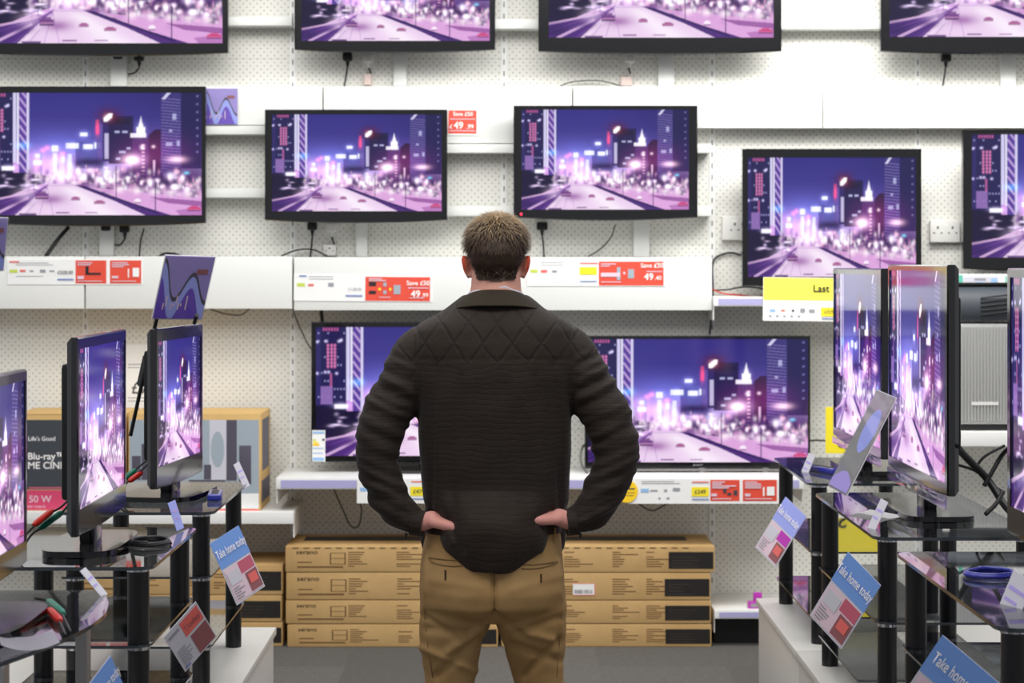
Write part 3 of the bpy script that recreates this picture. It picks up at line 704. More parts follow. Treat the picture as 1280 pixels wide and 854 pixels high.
wcard('price_strip', 'white price strip with a red 49.99 card left of the man\'s neck', 'price strip', 367, 343.5, 540.5, 377, YF, M['paper'],
      [('red_card', M['red'], [(456.5, 346, 537.5, 376)]), ('print', M['grey'], lines(386, 424, (346, 349), .8)+[(410, 354, 417, 359)]), ('print', M['green'], [(371, 354.5, 381, 359)]), ('print', M['pinkred'], [(385, 355.5, 392, 358.5)]),
       ('print', M['bluebar'], [(432, 369, 453, 371), (374, 344.6, 383, 346.6)]), ('picture', M['black'], [(461, 352.5, 470, 357.5), (461, 363.5, 470, 367.5)]), ('picture', M['steel'], [(479, 353, 483, 358), (479, 363, 483, 367.5), (492, 356, 500.5, 367.5)]),
       ('print', M['yellow'], [(473, 360, 476, 363), (486.5, 360, 489, 363)]), ('print', M['palepink'], lines(461, 488, (348, 350), 1.2)+[(510, 359, 536, 360), (474, 371, 488, 372), (512, 371.5, 530, 372.4)])],
      [('Save \u00a350', 522.5, 356, 5.6, M['whiteink'], .05, 'CENTER'), ('49', 519.5, 370.8, 8.2, M['whiteink'], .07, 'CENTER'), ('.99', 531, 370.8, 5., M['whiteink'], .05, 'CENTER'), ('\u00a3128.00', 452, 363, 3.6, M['grey'], .0, 'RIGHT')], rot=.008, group=PG)
wcard('price_strip', 'white and yellow price strip with a red 49.40 card right of the man\'s head', 'price strip', 659, 325, 832, 358, YF, M['paper'],
      [('red_card', M['red'], [(748.5, 327, 829.5, 357)]), ('print', M['grey'], lines(676, 720, (328, 331), .8)+[(690, 338, 696, 341)]), ('print', M['green'], [(663, 337, 672, 341)]), ('print', M['pinkred'], [(676, 337.5, 684, 341), (725, 328.5, 747, 330)]), ('print', M['yellow'], [(724.5, 334, 746, 343.5)]),
       ('print', M['bluebar'], [(725, 351, 746, 352.5)]), ('picture', M['steel'], [(771, 334, 775.5, 350), (785, 336.5, 792.5, 348)]), ('print', M['palepink'], lines(751, 770, (329.5, 332), 1.2)+[(751, 341, 775, 346), (779, 340, 781.5, 343), (808, 339, 828, 340), (751, 352, 776, 353)])],
      [('Save \u00a350', 815, 334.5, 5.6, M['whiteink'], .05, 'CENTER'), ('49', 811, 349.8, 8.2, M['whiteink'], .07, 'CENTER'), ('.40', 822.5, 349.8, 5., M['whiteink'], .05, 'CENTER')], group=PG)
wcard('price_card', 'small red Save card on the upper fascia reading 49.99', 'price card', 559.5, 137.5, 598, 169.5, 9.2866, M['paper'], [('red_card', M['red'], [(560.3, 138, 595.5, 167)]), ('print', M['palepink'], [(562, 148.5, 594, 149.3), (562, 163, 594, 164)])],
      [('Save \u00a350', 578.5, 144.8, 4.8, M['whiteink'], .05, 'CENTER'), ('\u00a3', 563.5, 160.8, 5, M['whiteink'], .05, 'CENTER'), ('49', 573, 160.8, 8.4, M['whiteink'], .07, 'CENTER'), ('.99', 587.5, 160.8, 5.4, M['whiteink'], .05, 'CENTER')], rot=.01)
YL = 8.9247
wcard('price_strip', 'price strip with two red cards on the shelf right of the man', 'price strip', 785, 598.5, 985, 630, YL, M['paper'],
      [('red_card', M['red'], [(888, 600, 924.5, 626.5)]), ('red_card', M['red'], [(928.5, 600, 971, 626.5)]), ('print', M['grey'], lines(802, 860, (601.5, 604), .7)+[(813, 612.5, 822, 614.5), (830, 612, 834, 615), (841, 610, 850, 614), (823, 622, 826, 624), (833, 622, 837, 624)]), ('print', M['lblue'], [(801, 611, 811, 615.5)]),
       ('print', M['pinkred'], [(865, 602, 886, 603.5)]), ('print', M['yellow'], [(864.5, 609, 886, 620.5)]), ('print', M['bluebar'], [(865, 623.5, 886, 625)]), ('picture', M['slate'], [(904, 611, 908, 616), (909, 616, 914, 619), (917, 613, 921.5, 619)]), ('picture', M['paper'], [(958.5, 608.5, 968, 619.5), (953.5, 609, 955.5, 620)]),
       ('print', M['palepink'], lines(890, 912, (602, 604.4), 1.5)+lines(890, 922, (606.8, 609), 1.5)+lines(931, 952, (602, 604.4, 606.8, 609), 1.4)+[(889, 617, 896, 620.5), (931, 617, 938, 620.5), (890, 623, 914, 624), (931, 623, 965, 624)])],
      [('\u00a3349', 875, 617, 5, M['dgrey'], .03, 'CENTER')], group=PG)
o = thing('price_dot', 'round yellow offer dot on the shelf edge beside the man\'s elbow', 'price dot', PX(783, 628.5, YL-.004))
bm = nb(); rr = 14.3*YL/F; prism(bm, [(rr*math.cos(i*math.pi/16), rr+rr*math.sin(i*math.pi/16)) for i in range(32)], -.001, .001); obj('card', bm, M['amber'], o, 0)
rects('print', lines_ := [(.00, .035, rr*1.15, rr*1.28), (-.01, .035, rr*.85, rr*.9), (-.005, .03, rr*.6, rr*.65)], M['dgrey'], o, -.0012)
wcard('price_strip', 'price strip with yellow price under the shelf television left of the man', 'price strip', 446, 598.5, 600, 629.5, YL, M['paper'],
      [('print', M['lblue'], [(450, 609.5, 460, 614.5)]), ('print', M['pinkred'], [(514, 601.5, 534, 603.2)]), ('print', M['yellow'], [(513, 608.5, 534, 620)]), ('print', M['bluebar'], [(514, 623, 534, 624.6)]), ('print', M['grey'], lines(466, 500, (602, 604.5, 612), .7))],
      [('\u00a3479', 523.5, 616.8, 5, M['dgrey'], .03, 'CENTER')], group=PG)
wcard('energy_label', 'white energy label with coloured arrows on the corner of the shelf television', 'label', 390, 538, 406.5, 577.5, 9.172, M['paper'], [('arrow', M['green'], [(391, 549, 395, 551)]), ('arrow', M['yellow'], [(391, 552, 397.5, 554)]), ('arrow', M['amber'], [(391, 554.5, 399, 557.5)]), ('print', M['black'], [(403, 548.5, 405.5, 551)]), ('print', M['lblue'], [(391, 539.5, 405.5, 542), (391, 560, 405, 561), (391, 566, 404, 567), (391, 572, 405, 576)])], th=.002)
o = wcard('last_few_sign'.replace('_few', ''), 'yellow sign reading Last above a white price strip, under the squarer television', 'sign', 953.5, 347.5, 1113, 402, 9.14, M['paper'],
      [('yellow_panel', M['pale_yellow'], [(954, 348, 1112.5, 376)]), ('print', M['lblue'], [(962, 387.5, 969, 391)]), ('print', M['pinkred'], [(976, 388, 981, 390)]), ('print', M['dgrey'], [(989.5, 387.5, 992.5, 390.5)]), ('print', M['grey'], [(1000, 386, 1006, 391), (1011, 387, 1018, 391)]+[(961+i*9, 395, 964+i*9, 397) for i in range(5)]), ('yellow_price', M['yellow'], [(1026, 384.5, 1060, 395.5)]), ('print', M['bluebar'], [(1027, 397.5, 1060, 399)])],
      [('Last', 1015.5, 365, 8.8, M['black'], .07, 'LEFT'), ('\u00a3329', 1030, 392, 4.2, M['dgrey'], .0, 'LEFT')], rot=.012)
wcard('offer_sign', 'yellow offer sign with a black S, half hidden by the far right television', 'sign', 1032, 509, 1112, 567, 8.85, M['yellow'], [], [('S', 1046.5, 559.5, 20, M['black'], .05, 'LEFT')])
o = wcard('price_poster', 'white price poster on the pegboard behind the left televisions', 'poster', 148, 431, 238, 516, 9.3775, M['paper'], [('print', M['grey'], [(160, 455, 225, 456.2), (160, 459, 215, 460), (160, 497, 220, 498), (160, 501, 214, 502)])], [('\u00a379', 180, 492, 15, M['dgrey'], .0, 'CENTER'), ('.99', 206, 492, 10, M['dgrey'], .0, 'CENTER')], th=.002)
o = wcard('price_card', 'white price card with a blue oval under the right edge television', 'price card', 1197, 342.5, 1300, 357.4, 9.06, M['paper'], [('panel', M['cream'], [(1204, 346, 1248, 357)]), ('edge_strip', M['teal'], [(1198, 344, 1203.5, 357)]), ('edge_strip', M['teal'], [(1256.5, 345, 1258.5, 357)]), ('print', M['lblue'], [(1239, 348, 1246, 353)]), ('print', M['grey'], [(1218, 348, 1232, 350.5)])])
bm = nb(); w_ = 9.06/F; prism(bm, [((1224.5-1248.5+9*math.cos(i*math.pi/12))*w_, 5*math.sin(i*math.pi/12)*w_+.0005) for i in range(13)], -.0040, -.0028); obj('oval', bm, M['lblue'], o, 0)

# tilted cards located by their position and size
def quad_mw(TL, TR, BL, Y0, r, sgn):
    TL, TR, BL = [np.array(p, float) for p in (TL, TR, BL)]
    a, b = TR-TL, BL-TL; ab = a@b; s = F/Y0
    k = a@a-r*r*(b@b); q = (-k+math.sqrt(k*k+4*r*r*ab*ab))/2; za = sgn*math.sqrt(max(q, 1e-6)); zb = -ab/za if q > 1e-6 else 0.
    c0 = (za+zb)/2
    def w(p, dz): return PX(p[0], p[1], Y0+(dz-c0)/s)
    p, pr_, pb = w(TL, 0), w(TR, za), w(BL, zb)
    ex = (pr_-p); W = ex.length; ex.normalize(); ez = p-pb; ez -= ex*ez.dot(ex); Hh = ez.length; ez.normalize(); ey = ez.cross(ex)
    bc = p+ex*W/2-ez*Hh
    m = Matrix((ex, ey, ez)).transposed().to_4x4(); m.translation = bc
    return m, W, Hh
HG = 'blue topped take home today cards hanging from the glass stands'
def promo(label, TL, TR, BL, Y0, r, sgn, style):
    mw, w, h = quad_mw(TL, TR, BL, Y0, r, sgn)
    top = {'blue': M['blue'], 'lav': M['periw']}.get(style, None)
    mk = []
    if style == 'red':
        mk = [('red_panel', M['pinkred'], [(.42, .06, .96, .42)]), ('print', M['maroon'], [(.50, .48, .97, .96)]), ('print', M['grey'], [(.06, .5+.05*i, .06+.36*rng.uniform(.6, 1), .52+.05*i) for i in range(8)]+[(.05, .1, .36, .16)]), ('print', M['bluebar'], [(.06, .90, .2, .95)])]
        tx = [('Today', .69, .30, .11, M['maroon'], .03, 'CENTER')]
    else:
        mk = [('blue_panel', top, [(0, 0, 1, .43)]), ('print', M['palepink'], [(.04, .46, .96, .97)]), ('print', M['rose'] if style == 'blue' else M['magenta'], [(.50, .46, .96, .64)]), ('print', M['maroon'], [(.58, .66, .96, .95)]), ('print', M['cream'], [(.08, .52, .46, .72)]), ('print', M['grey'], [(.08, .76+.04*i, .08+.36*rng.uniform(.5, 1), .775+.04*i) for i in range(5)]), ('picture', M['pinkred'], [(.64, .70, .90, .84)])]
        tx = [('Take home today', .5, .27, .125, M['whiteink'], .04, 'CENTER')]
    return flat('promotional_card', label, 'card', mw, w, h, M['cream'], mk, tx, th=.002, group=HG)
promo('blue topped card hanging from the far left glass stand', (262, 680), (298, 657), (298, 756), 5.88, .71, 1, 'blue')
promo('white card with a red panel hanging from the middle left glass stand', (205, 797), (245, 752), (228, 845), 4.92, 1.0, 1, 'red')
promo('blue card cut off by the lower edge on the bow fronted stand', (108, 860), (138, 820), (144, 940), 3.95, .71, 1, 'blue')
promo('lavender topped card hanging from the far right glass stand', (982, 621), (1008, 646), (944, 684), 6.72, .71, -1, 'lav')
promo('pale blue topped card hanging from the middle right glass stand', (1060, 690), (1101, 732), (1014, 772), 5.36, .71, -1, 'blue')
promo('blue topped card at the lower right, on the nearest glass stand', (1178, 794), (1256, 860), (1118, 900), 4.0, .85, -1, 'blue')

def acrylic(label, TL, TR, BL, Y0, r, sgn, kind, cat='sign', given=None):
    mw, w, h = given or quad_mw(TL, TR, BL, Y0, r, sgn)
    o = thing('acrylic_sign', label, cat, mw=mw, group='clear acrylic sign holders')
    bm = nb(); box(bm, -w/2, w/2, -.004, -.001, 0, h); obj('front_sheet', bm, M['acrylic'], o, 0)
    bm = nb(); box(bm, -w/2, w/2, .002, .004, 0, h); obj('back_sheet', bm, M['paper'], o, 0)
    bm = nb(); box(bm, -w/2+.002, w/2-.002, -.0008, .001, .002, h-.002); obj('show_card', bm, M['lav'] if kind == 'wave' else M['panelgrey'], o, 0)
    def wave(f, y, m, nm):
        xs = [i/24 for i in range(25)]; bm = nb()
        prism(bm, [(-w/2+.003+x*(w-.006), h*max(f[0](x), 0.02)) for x in xs]+[(-w/2+.003+x*(w-.006), h*min(f[1](x), .98)) for x in xs[::-1]], y-.0003, y); obj(nm, bm, m, o, 0)
    if kind == 'wave':
        top = lambda x: .60+.30*math.cos(x*9.5)*(1-.45*x)-.2*x
        wave((lambda x: .02, lambda x: top(x)-.02), -.001, M['violet'], 'picture')
        wave((lambda x: top(x)-.24-.06*math.sin(x*7), lambda x: top(x)), -.0014, M['periw'], 'picture')
        wave((lambda x: top(x), lambda x: top(x)+.07), -.0018, M['taupe'], 'picture')
        rects('picture', [(-w/2+w*(.1+.5*rng.random()), 0, 0, 0) for _ in range(0)]+[(-w*.36+i*w*.05, -w*.335+i*w*.05, h*(.16+.05*(i % 3)), h*(.26+.12*(i % 4 == 1))) for i in range(10)], M['palepink'], o, -.0022)
        rects('label_block', [(w*.18, w*.40, h*.72, h*.80)], M['maroon'], o, -.0022)
    else:
        bm = nb(); prism(bm, [(w*.10+w*.30*math.cos(i*math.pi/12), h*.62+h*.22*math.sin(i*math.pi/12)) for i in range(24)], -.0013, -.001); obj('picture', bm, M['periw'], o, 0)
        wave((lambda x: .02, lambda x: .10+.10*math.sin(x*3.1)), -.0012, M['lav'], 'picture')
    return o, w, h
o, w, h = acrylic('acrylic sign with a purple wave picture on rods above the far left television', (207, 319), (270, 321), (188, 399), 6.35, .86, 1, 'wave')
inv = o.matrix_world.inverted()
for pts in ([(196, 398, 6.37), (186, 440, 6.40), (163, 545, 6.42)], [(246, 394, 6.37), (243, 404, 6.40)]):
    bm = nb(); tube(bm, [inv @ PX(*p) for p in pts], .006, 8, smooth=False); obj('rod', bm, M['dark'], o)
bm = nb(); q = [inv @ PX(x, y, 6.41) for x, y in ((182, 448), (191, 450), (190, 482), (174, 484))]; vs = [bm.verts.new(p) for p in q]+[bm.verts.new(p+Vector((0, .02, 0))) for p in q]
for f in ((0, 1, 2, 3), (7, 6, 5, 4), (0, 4, 5, 1), (1, 5, 6, 2), (2, 6, 7, 3), (3, 7, 4, 0)): bm.faces.new([vs[i] for i in f])
obj('clamp', bm, M['dark'], o, 0)
acrylic('acrylic sign with a purple picture cut off by the left edge', (-45, 270), (11, 272), (-52, 338), 4.2, 1., 1, 'wave')
acrylic('acrylic sign with a lavender wave standing on the rail beside the big left television', None, None, None, 0, 0, 0, 'wave', given=(Matrix.Translation(PX(277, 156.2, 9.268)) @ Matrix.Rotation(.0, 4, 'Y'), 41*9.268/F, 46*9.268/F))
acrylic('tall tilted acrylic holder in front of the tall glossy television', (1096, 487), (1120, 497), (1036, 608), 5.95, .45, -1, 'blob', 'sign holder')

def ticket(label, TL, TR, BL, Y0, r, sgn, m=None):
    mw, w, h = quad_mw(TL, TR, BL, Y0, r, sgn)
    return flat('edge_ticket', label, 'ticket', mw, w, h, m or M['cream'], [('print', M['lav'], [(.1, .3, .9, .38), (.1, .55, .7, .62)])], th=.0015, group='small price tickets clipped to the glass edges')
ticket('pale ticket clipped to the front corner of the far left glass stand', (292, 581), (299, 577), (306, 611), 6.62, .9, 1)
ticket('bent iridescent ticket on the middle left glass stand', (210, 629), (219, 625), (222, 664), 5.45, .9, 1, M['periw'])
ticket('lavender ticket on the bow fronted glass stand', (100, 714), (107, 709), (128, 748), 4.40, .5, 1)
ticket('pale ticket on the front edge of the far right glass stand', (1011, 566), (1019, 570), (998, 597), 7.0, .6, -1)
ticket('lavender ticket on the front edge of the middle right glass stand', (1101, 623), (1110, 628), (1083, 661), 5.5, .6, -1)
ticket('grey ticket on the nearest right glass stand', (1267, 712), (1292, 728), (1243, 768), 4.25, .9, -1)

# ------------------------------------------------------------------ sockets, plugs and cables
def cable(label, pts, r=.0035, m=None, name='cable', group='loose cables on the back wall', parent=None):
    P = [PX(*p) for p in pts]; bm = nb()
    if parent is not None:
        iv = parent.matrix_world.inverted(); P = [iv @ p for p in P]
    tube(bm, P, r, 8)
    o = obj(name, bm, m or M['cable'], parent, 180)
    return o if parent is not None else tag(o, label, 'cable', group)
def plug(label, px_, py_, body, pts, Y=YW, w=.042, m=None):
    c = PX(px_, py_, Y); o = thing('power_plug', label, 'plug', c, group='plugs on the back wall')
    bpy.context.view_layer.update()
    bm = nb(); box(bm, -w/2, w/2, -.045, -.008, 0, .036, .010, 3); tube(bm, [(0, -.02, .004), (0, -.02, -.022)], [.010, .005], 10, smooth=False); obj('plug_body', bm, M[body], o)
    bm = nb(); box(bm, -w/2-.012, w/2+.012, -.008, -.0005, -.016, .052, .003); obj('socket_plate', bm, M['socket'], o)
    if pts:
        bm = nb(); tube(bm, [Vector((0, -.02, -.02))]+[PX(*p)-c for p in pts], .0036, 8); obj('cable', bm, m or M['cable'], o, 180)
    return o
yw = YW-.02
plug('black plug with a curling lead under the top left television', 175, 77, 'dark', [(173, 86, yw), (168, 91, yw), (160, 93, yw)])
plug('black plug behind the chin of the top left television', 149, 75, 'dark', [])
plug('dark plug under the smaller top row television', 435, 77, 'dark', [(433, 92, yw), (430, 110, yw-.06)])
plug('white plug under the smaller top row television', 461, 79, 'socket', [(461, 86, yw), (464, 92, yw)])
plug('white plug under the wide top row television', 787, 79, 'socket', [(786, 86, yw), (788, 92, yw)])
plug('black plug with a short lead under the top right television', 1181, 78, 'dark', [(1181, 92, yw), (1178, 110, yw-.06)])
plug('black plug with a hooked lead under the big left television', 157, 291, 'dark', [(155, 300, yw), (150, 306, yw), (142, 306, yw)])
plug('black plug left of the hooked plug under the big left television', 134, 289, 'dark', [])
plug('dark plug under the television left of the man', 391, 288, 'dark', [(390, 300, yw), (388, 322, yw)])
plug('white plug beside the dark plug left of the man', 415, 290, 'socket', [(415, 298, yw), (418, 306, yw)])
plug('round black plug just right of the man\'s head', 677.5, 288, 'dark', [(679, 304, yw), (680, 322, yw)], w=.048)
def trunk(label, x0, x1, y0, y1): wall_box('cable_trunking', label, 'trunking', x0, x1, y0, y1, 9.345, YP, M['panel'], 'white vertical cable trunkings')
trunk('white cable trunking under the top left television', 138, 158, 60, 107.6); trunk('white cable trunking under the smaller top row television', 492, 508, 55, 107.6); trunk('white cable trunking under the wide top row television', 823, 843, 55, 107.6); trunk('white cable trunking under the top right television', 1251, 1270, 55, 107.6)
trunk('white cable trunking under the big left television', 124, 142, 275, 320); trunk('white cable trunking left of the man\'s head', 445, 459, 268, 321); trunk('white cable trunking right of the man\'s head, above the 49.40 strip', 792, 812, 268, 321)
def sock(label, x0, x1, y0, y1, n):
    a, b = PX(x0, y1, 9.345), PX(x1, y0, 9.345); o = thing('wall_socket', label, 'socket', ((a.x+b.x)/2, 9.345, a.z), group='white wall sockets')
    w = (b.x-a.x)/2; h = b.z-a.z; bm = nb(); box(bm, -w, w, 0, .03, 0, h, .004); obj('face_plate', bm, M['socket'], o)
    rs = []
    for i in range(n):
        cx = -w+2*w*(i+.5)/n; rs += [(cx-.004, cx+.004, h*.62, h*.74), (cx-.020, cx-.012, h*.40, h*.46), (cx+.012, cx+.020, h*.40, h*.46)]
    rects('pin_holes', rs, M['dgrey'], o, -.0002)
    rects('switch', [(-.012, .012, h*.78, h*.86)], M['paper'], o, -.0002); return o
sock('white wall socket left of the squarer television', 903, 934, 271, 300, 1); sock('white double wall socket between the two right televisions', 1163, 1200, 276, 303, 2)
sock('pale socket behind the pink tag left of the man', 404, 420, 306, 319.5, 1)
for i, (a, b, c, d, lb) in enumerate(((455, 464, 92, 106, 'small flesh pink cable tag under the smaller top row television'), (776, 790, 96, 107, 'small flesh pink cable tag under the wide top row television'))):
    wall_box('cable_tag', lb, 'tag', a, b, c, d, 9.355, YP, M['pinkplastic'], 'flesh pink cable tags')
cable('black cable arching over the fascia joint left of the man', [(352, 320, 9.3), (370, 313, 9.33), (390, 312, 9.34), (409, 320, 9.3)])
cable('thin grey cable arching above the wide upper fascia', [(700, 107.5, 9.34), (718, 102, 9.35), (750, 101, 9.35), (778, 108, 9.34)], .003, M['greycable'])
cable('thick black strap slanting down from the big left television', [(86, 284, 9.33), (72, 300, 9.3), (57, 321, 9.28)], .009)
cable('thin black cable hanging straight below the big left television', [(180, 286, 9.35), (176, 300, 9.36), (174, 321, 9.34)])
cable('black cable bump behind the acrylic wave sign', [(199, 321, 9.3), (206, 317, 9.33), (220, 318, 9.33), (228, 321, 9.3)], .006)
cable('grey cable drooping below the plain lower fascia', [(262, 386, 9.33), (280, 392, 9.35), (300, 394, 9.35), (312, 386, 9.33)], .003, M['greycable'])
cable('thin black cable dropping left of the shelf television', [(366, 386, 9.35), (372, 403, 9.36), (384, 428, 9.36), (392, 440, 9.35)], .0028, M['greycable'])
cable('short thick black cable above the shelf television left of the man', [(401, 386, 9.33), (402, 394, 9.3), (403, 404, 9.27)], .008)
cable('grey cable curving down to the 49.40 price strip', [(769, 281, 9.33), (764, 296, 9.36), (752, 310, 9.36), (735, 321, 9.33)], .003, M['greycable'])
cable('black cable running down the edge of the lower fascia on the right', [(930, 320, 9.36), (912, 316, 9.365), (895, 322, 9.365), (890.5, 333, 9.36), (891, 360, 9.36), (890.5, 385, 9.36), (887, 418, 9.33)], .0045)
cable('orange and black cable lying under the squarer television', [(891, 362, 9.33), (905, 367, 9.3), (925, 369, 9.3), (945, 371, 9.3), (958, 368, 9.3)], .0032, M['redplug'])
cable('black cable looping to the left edge of the yellow Last sign', [(891, 363, 9.35), (910, 362, 9.34), (928, 359, 9.33), (948, 360, 9.32), (957, 363, 9.32)], .0036)
cable('grey cable hanging in a loop below the shelf behind the man', [(417, 611, 9.2), (428, 636, 9.25), (438, 657, 9.27), (448, 658, 9.27), (452, 640, 9.25), (450, 629, 9.2)], .0035, M['greycable'])
cable('dark cable sagging under the price strip right of the man', [(797, 629, 9.2), (808, 636, 9.25), (818, 638, 9.25), (835, 629, 9.2)], .0035, M['greycable'])
cable('grey cable arch left of the thin framed shelf television', [(737, 596, 9.12), (727, 580, 9.16), (727, 562, 9.2), (736, 551, 9.26)], .005, M['greycable'])
cable('dark cable right of the shelf television by the S sign', [(1013, 551, 9.3), (1022, 550.5, 9.32), (1036, 551.5, 9.32)], .004)
# audio leads on the left stands
def lead(label, pts, hi, m, name='audio_lead'):
    P = [PX(*p) for p in pts]; o = thing(name, label, 'audio lead', P[0], group='audio leads behind the left televisions')
    bm = nb(); tube(bm, [p-P[0] for p in P], .0028, 8); obj('cord', bm, M['cable'], o, 180)
    a, b = [PX(*p)-P[0] for p in hi]; bm = nb(); tube(bm, [a, a+(b-a)*.15, a+(b-a)*.85, b], [.004, .008, .0085, .005], 10, smooth=False); obj('connector', bm, m, o); return o
lead('lead with a red connector behind the middle left television', [(90, 620, 5.2), (76, 634, 5.15), (58, 645, 5.1), (36, 664, 5.0), (18, 690, 4.9)], [(66, 638, 5.12), (42, 657, 5.03)], M['redplug'])
lead('lead with a green connector behind the middle left television', [(92, 621, 5.22), (80, 638, 5.17), (62, 655, 5.12), (40, 668, 5.02), (24, 694, 4.92)], [(78, 640, 5.17), (49, 661, 5.07)], M['greenplug'])
lead('lead with a red connector behind the farthest left television', [(196, 568, 6.3), (180, 585, 6.28), (160, 602, 6.25), (150, 618, 6.22)], [(178, 590, 6.28), (161, 602, 6.25)], M['redplug'])
lead('lead with a green connector behind the farthest left television', [(194, 566, 6.34), (178, 580, 6.32), (158, 596, 6.3), (146, 610, 6.26)], [(170, 587, 6.31), (156, 598, 6.29)], M['greenplug'])
lead('lead with a green connector lying on the bow fronted stand', [(44, 748, 4.31), (62, 752, 4.27), (76, 766, 4.13), (88, 790, 3.92)], [(60, 751, 4.28), (79, 768, 4.11)], M['greenplug'])
lead('lead with a red connector lying on the bow fronted stand', [(42, 752, 4.26), (60, 761, 4.17), (72, 774, 4.05), (82, 794, 3.88)], [(61, 762, 4.16), (75, 777, 4.02)], M['redplug'])
RG = 'cables behind the right televisions'
for lb, pts, r in (('thick black cable bent behind the tall glossy television', [(1197, 560, 5.6), (1210, 574, 5.65), (1235, 600, 5.7), (1256, 632, 5.6), (1275, 652, 5.5)], .010),
                   ('black cable arching up behind the tall glossy television', [(1222, 592, 5.9), (1222, 582, 5.9), (1232, 570, 5.9), (1256, 557, 5.9)], .004),
                   ('straight black cable slanting behind the tall glossy television', [(1197, 581, 5.7), (1222, 590, 5.72), (1240, 606, 5.75), (1255, 616, 5.75)], .004),
                   ('black cable crossing up toward the right edge television', [(1230, 608, 5.5), (1238, 594, 5.5), (1252, 570, 5.5), (1262, 560, 5.45)], .006),
                   ('black cable lying across the middle right glass top', [(1232, 643, 5.5), (1245, 630, 5.52), (1254, 615, 5.55)], .006)):
    cable(lb, pts, r, None, group=RG)

# ------------------------------------------------------------------ goods at the back right
a, b = PX(1178, 532, 8.98), PX(1290, 405, 8.98); zr = zpx(540)+.0005
o = thing('ribbed_unit', 'light grey ribbed appliance standing on the right wall shelf', 'appliance', ((a.x+b.x)/2, 8.98, zr)); w = (b.x-a.x)/2; h = b.z-zr
bm = nb(); box(bm, -w, w, .006, .32, .026, h, .008); obj('body', bm, M['panelgrey'], o)
bm = nb(); n = 26
for i in range(n): x = -w+.012+(2*w-.024)*i/n; box(bm, x, x+(2*w-.024)/n*.6, 0, .007, .04, h-.012, .001, 1)
obj('ribs', bm, M['panelgrey'], o)
bm = nb(); box(bm, -w+.01, w-.01, .012, .30, 0, .026, .004); obj('foot', bm, M['dark'], o)
bm = nb(); box(bm, -w*.35, w*.25, -.003, .0, h*.24, h*.27); obj('handle', bm, M['socket'], o)
bm = nb(); box(bm, -w-.0, -w+.03, -.006, .0, h-.03, h+.012, .003); obj('clip', bm, M['socket'], o)
a, b = PX(1186, 405, 8.98), PX(1300, 357, 8.98)
o = thing('printer', 'dark grey printer with a curved front on top of the ribbed appliance', 'printer', ((a.x+b.x)/2, 8.98, zr+h+.0125)); w = (b.x-a.x)/2; h2 = b.z-o.location.z
bm = nb(); prof = [(0.02, 0), (.30, 0), (.30, h2), (.07, h2), (.03, h2*.86), (.005, h2*.55), (0, h2*.2)]
A = [bm.verts.new((-w, y, z)) for y, z in prof]; B = [bm.verts.new((w, y, z)) for y, z in prof]; bm.faces.new(A); bm.faces.new(B[::-1])
for i in range(len(prof)): bm.faces.new((A[i], B[i], B[(i+1) % len(prof)], A[(i+1) % len(prof)]))
obj('body', bm, M['slate'], o, 50)
bm = nb()
for k in range(5):
    pts = [(-w*.3+w*1.25*i/10, .002-.004*math.sin(i/10*1.6)-.0, h2*(.16+.12*k)+.02*math.sin(i/10*1.6)) for i in range(11)]
    tube(bm, [(x, y-.004+.02*max(0, (z/h2-.4)), z) for x, y, z in pts], .0035, 6, 2)
obj('grille', bm, M['dark'], o, 180)
bm = nb(); box(bm, -w, w, .05, .30, h2, h2+.012, .003); obj('lid', bm, M['dark'], o)
# small magenta holder
o = thing('magenta_clip', 'small magenta plastic clip on the low base shelf beside the right plinth', 'clip', PX(944, 762, 8.97))
bm = nb(); box(bm, -.028, .03, 0, .05, 0, .03, .005); box(bm, -.006, .03, .01, .03, .028, .068, .004); obj('body', bm, M['magenta'], o); bm = nb(); box(bm, -.018, .02, -.002, 0, .010, .024); obj('grey_face', bm, M['grey'], o, 0)

# brochures / gadgets on the glass tops
def tabletop_pt(px_, py_, z=ZT): Y = F*(H-z)/(py_-CY); return Vector(((px_-CX)*Y/F, Y, z))
p = tabletop_pt(40, 806); bm = nb()
xs = [i/10 for i in range(11)]
def leaflet(label, c, w, d, rz, m, curl=.012, name='leaflet'):
    o = thing(name, label, 'leaflet', (c.x, c.y, c.z+.0005), rz); bm = nb(); n = 10; g = [[bm.verts.new((-w/2+w*i/n, -d/2+d*j, .001+curl*(2*i/n-1)**2)) for i in range(n+1)] for j in (0, 1)]
    for i in range(n): bm.faces.new((g[0][i], g[0][i+1], g[1][i+1], g[1][i]))
    r = bmesh.ops.solidify(bm, geom=list(bm.faces), thickness=.0008); obj('sheet', bm, m, o, 60)
    return o
leaflet('curled silver leaflet on the bow fronted stand', tabletop_pt(34, 806), .10, .14, .3, M['cream'])
leaflet('folded leaflet beside the base of the tall glossy television', tabletop_pt(1094, 645), .07, .16, .4, M['paper'], .006)
o = thing('remote_control', 'slim blue remote control on the far right glass stand', 'remote control', tabletop_pt(1028, 590)+Vector((0, 0, .0005)), .35)
bm = nb(); box(bm, -.02, .02, -.10, .09, 0, .018, .006, 3); obj('body', bm, M['bluelit'], o); bm = nb(); box(bm, -.010, .010, -.06, .06, .017, .0195, .001, 1); obj('buttons', bm, M['dark'], o)
o = thing('remote_control', 'blue lit remote control lying by the base of the farthest left television', 'remote control', tabletop_pt(269, 623)+Vector((0, 0, .0005)), .1)
bm = nb(); box(bm, -.02, .02, -.08, .08, 0, .018, .006, 3); obj('body', bm, M['bluelit'], o); bm = nb(); box(bm, -.010, .010, -.05, .05, .017, .0195, .001, 1); obj('buttons', bm, M['dark'], o)
o = thing('coiled_lead', 'small coil of blue and black lead on the nearest right glass stand', 'cable', tabletop_pt(1238, 722)+Vector((0, 0, .006)))
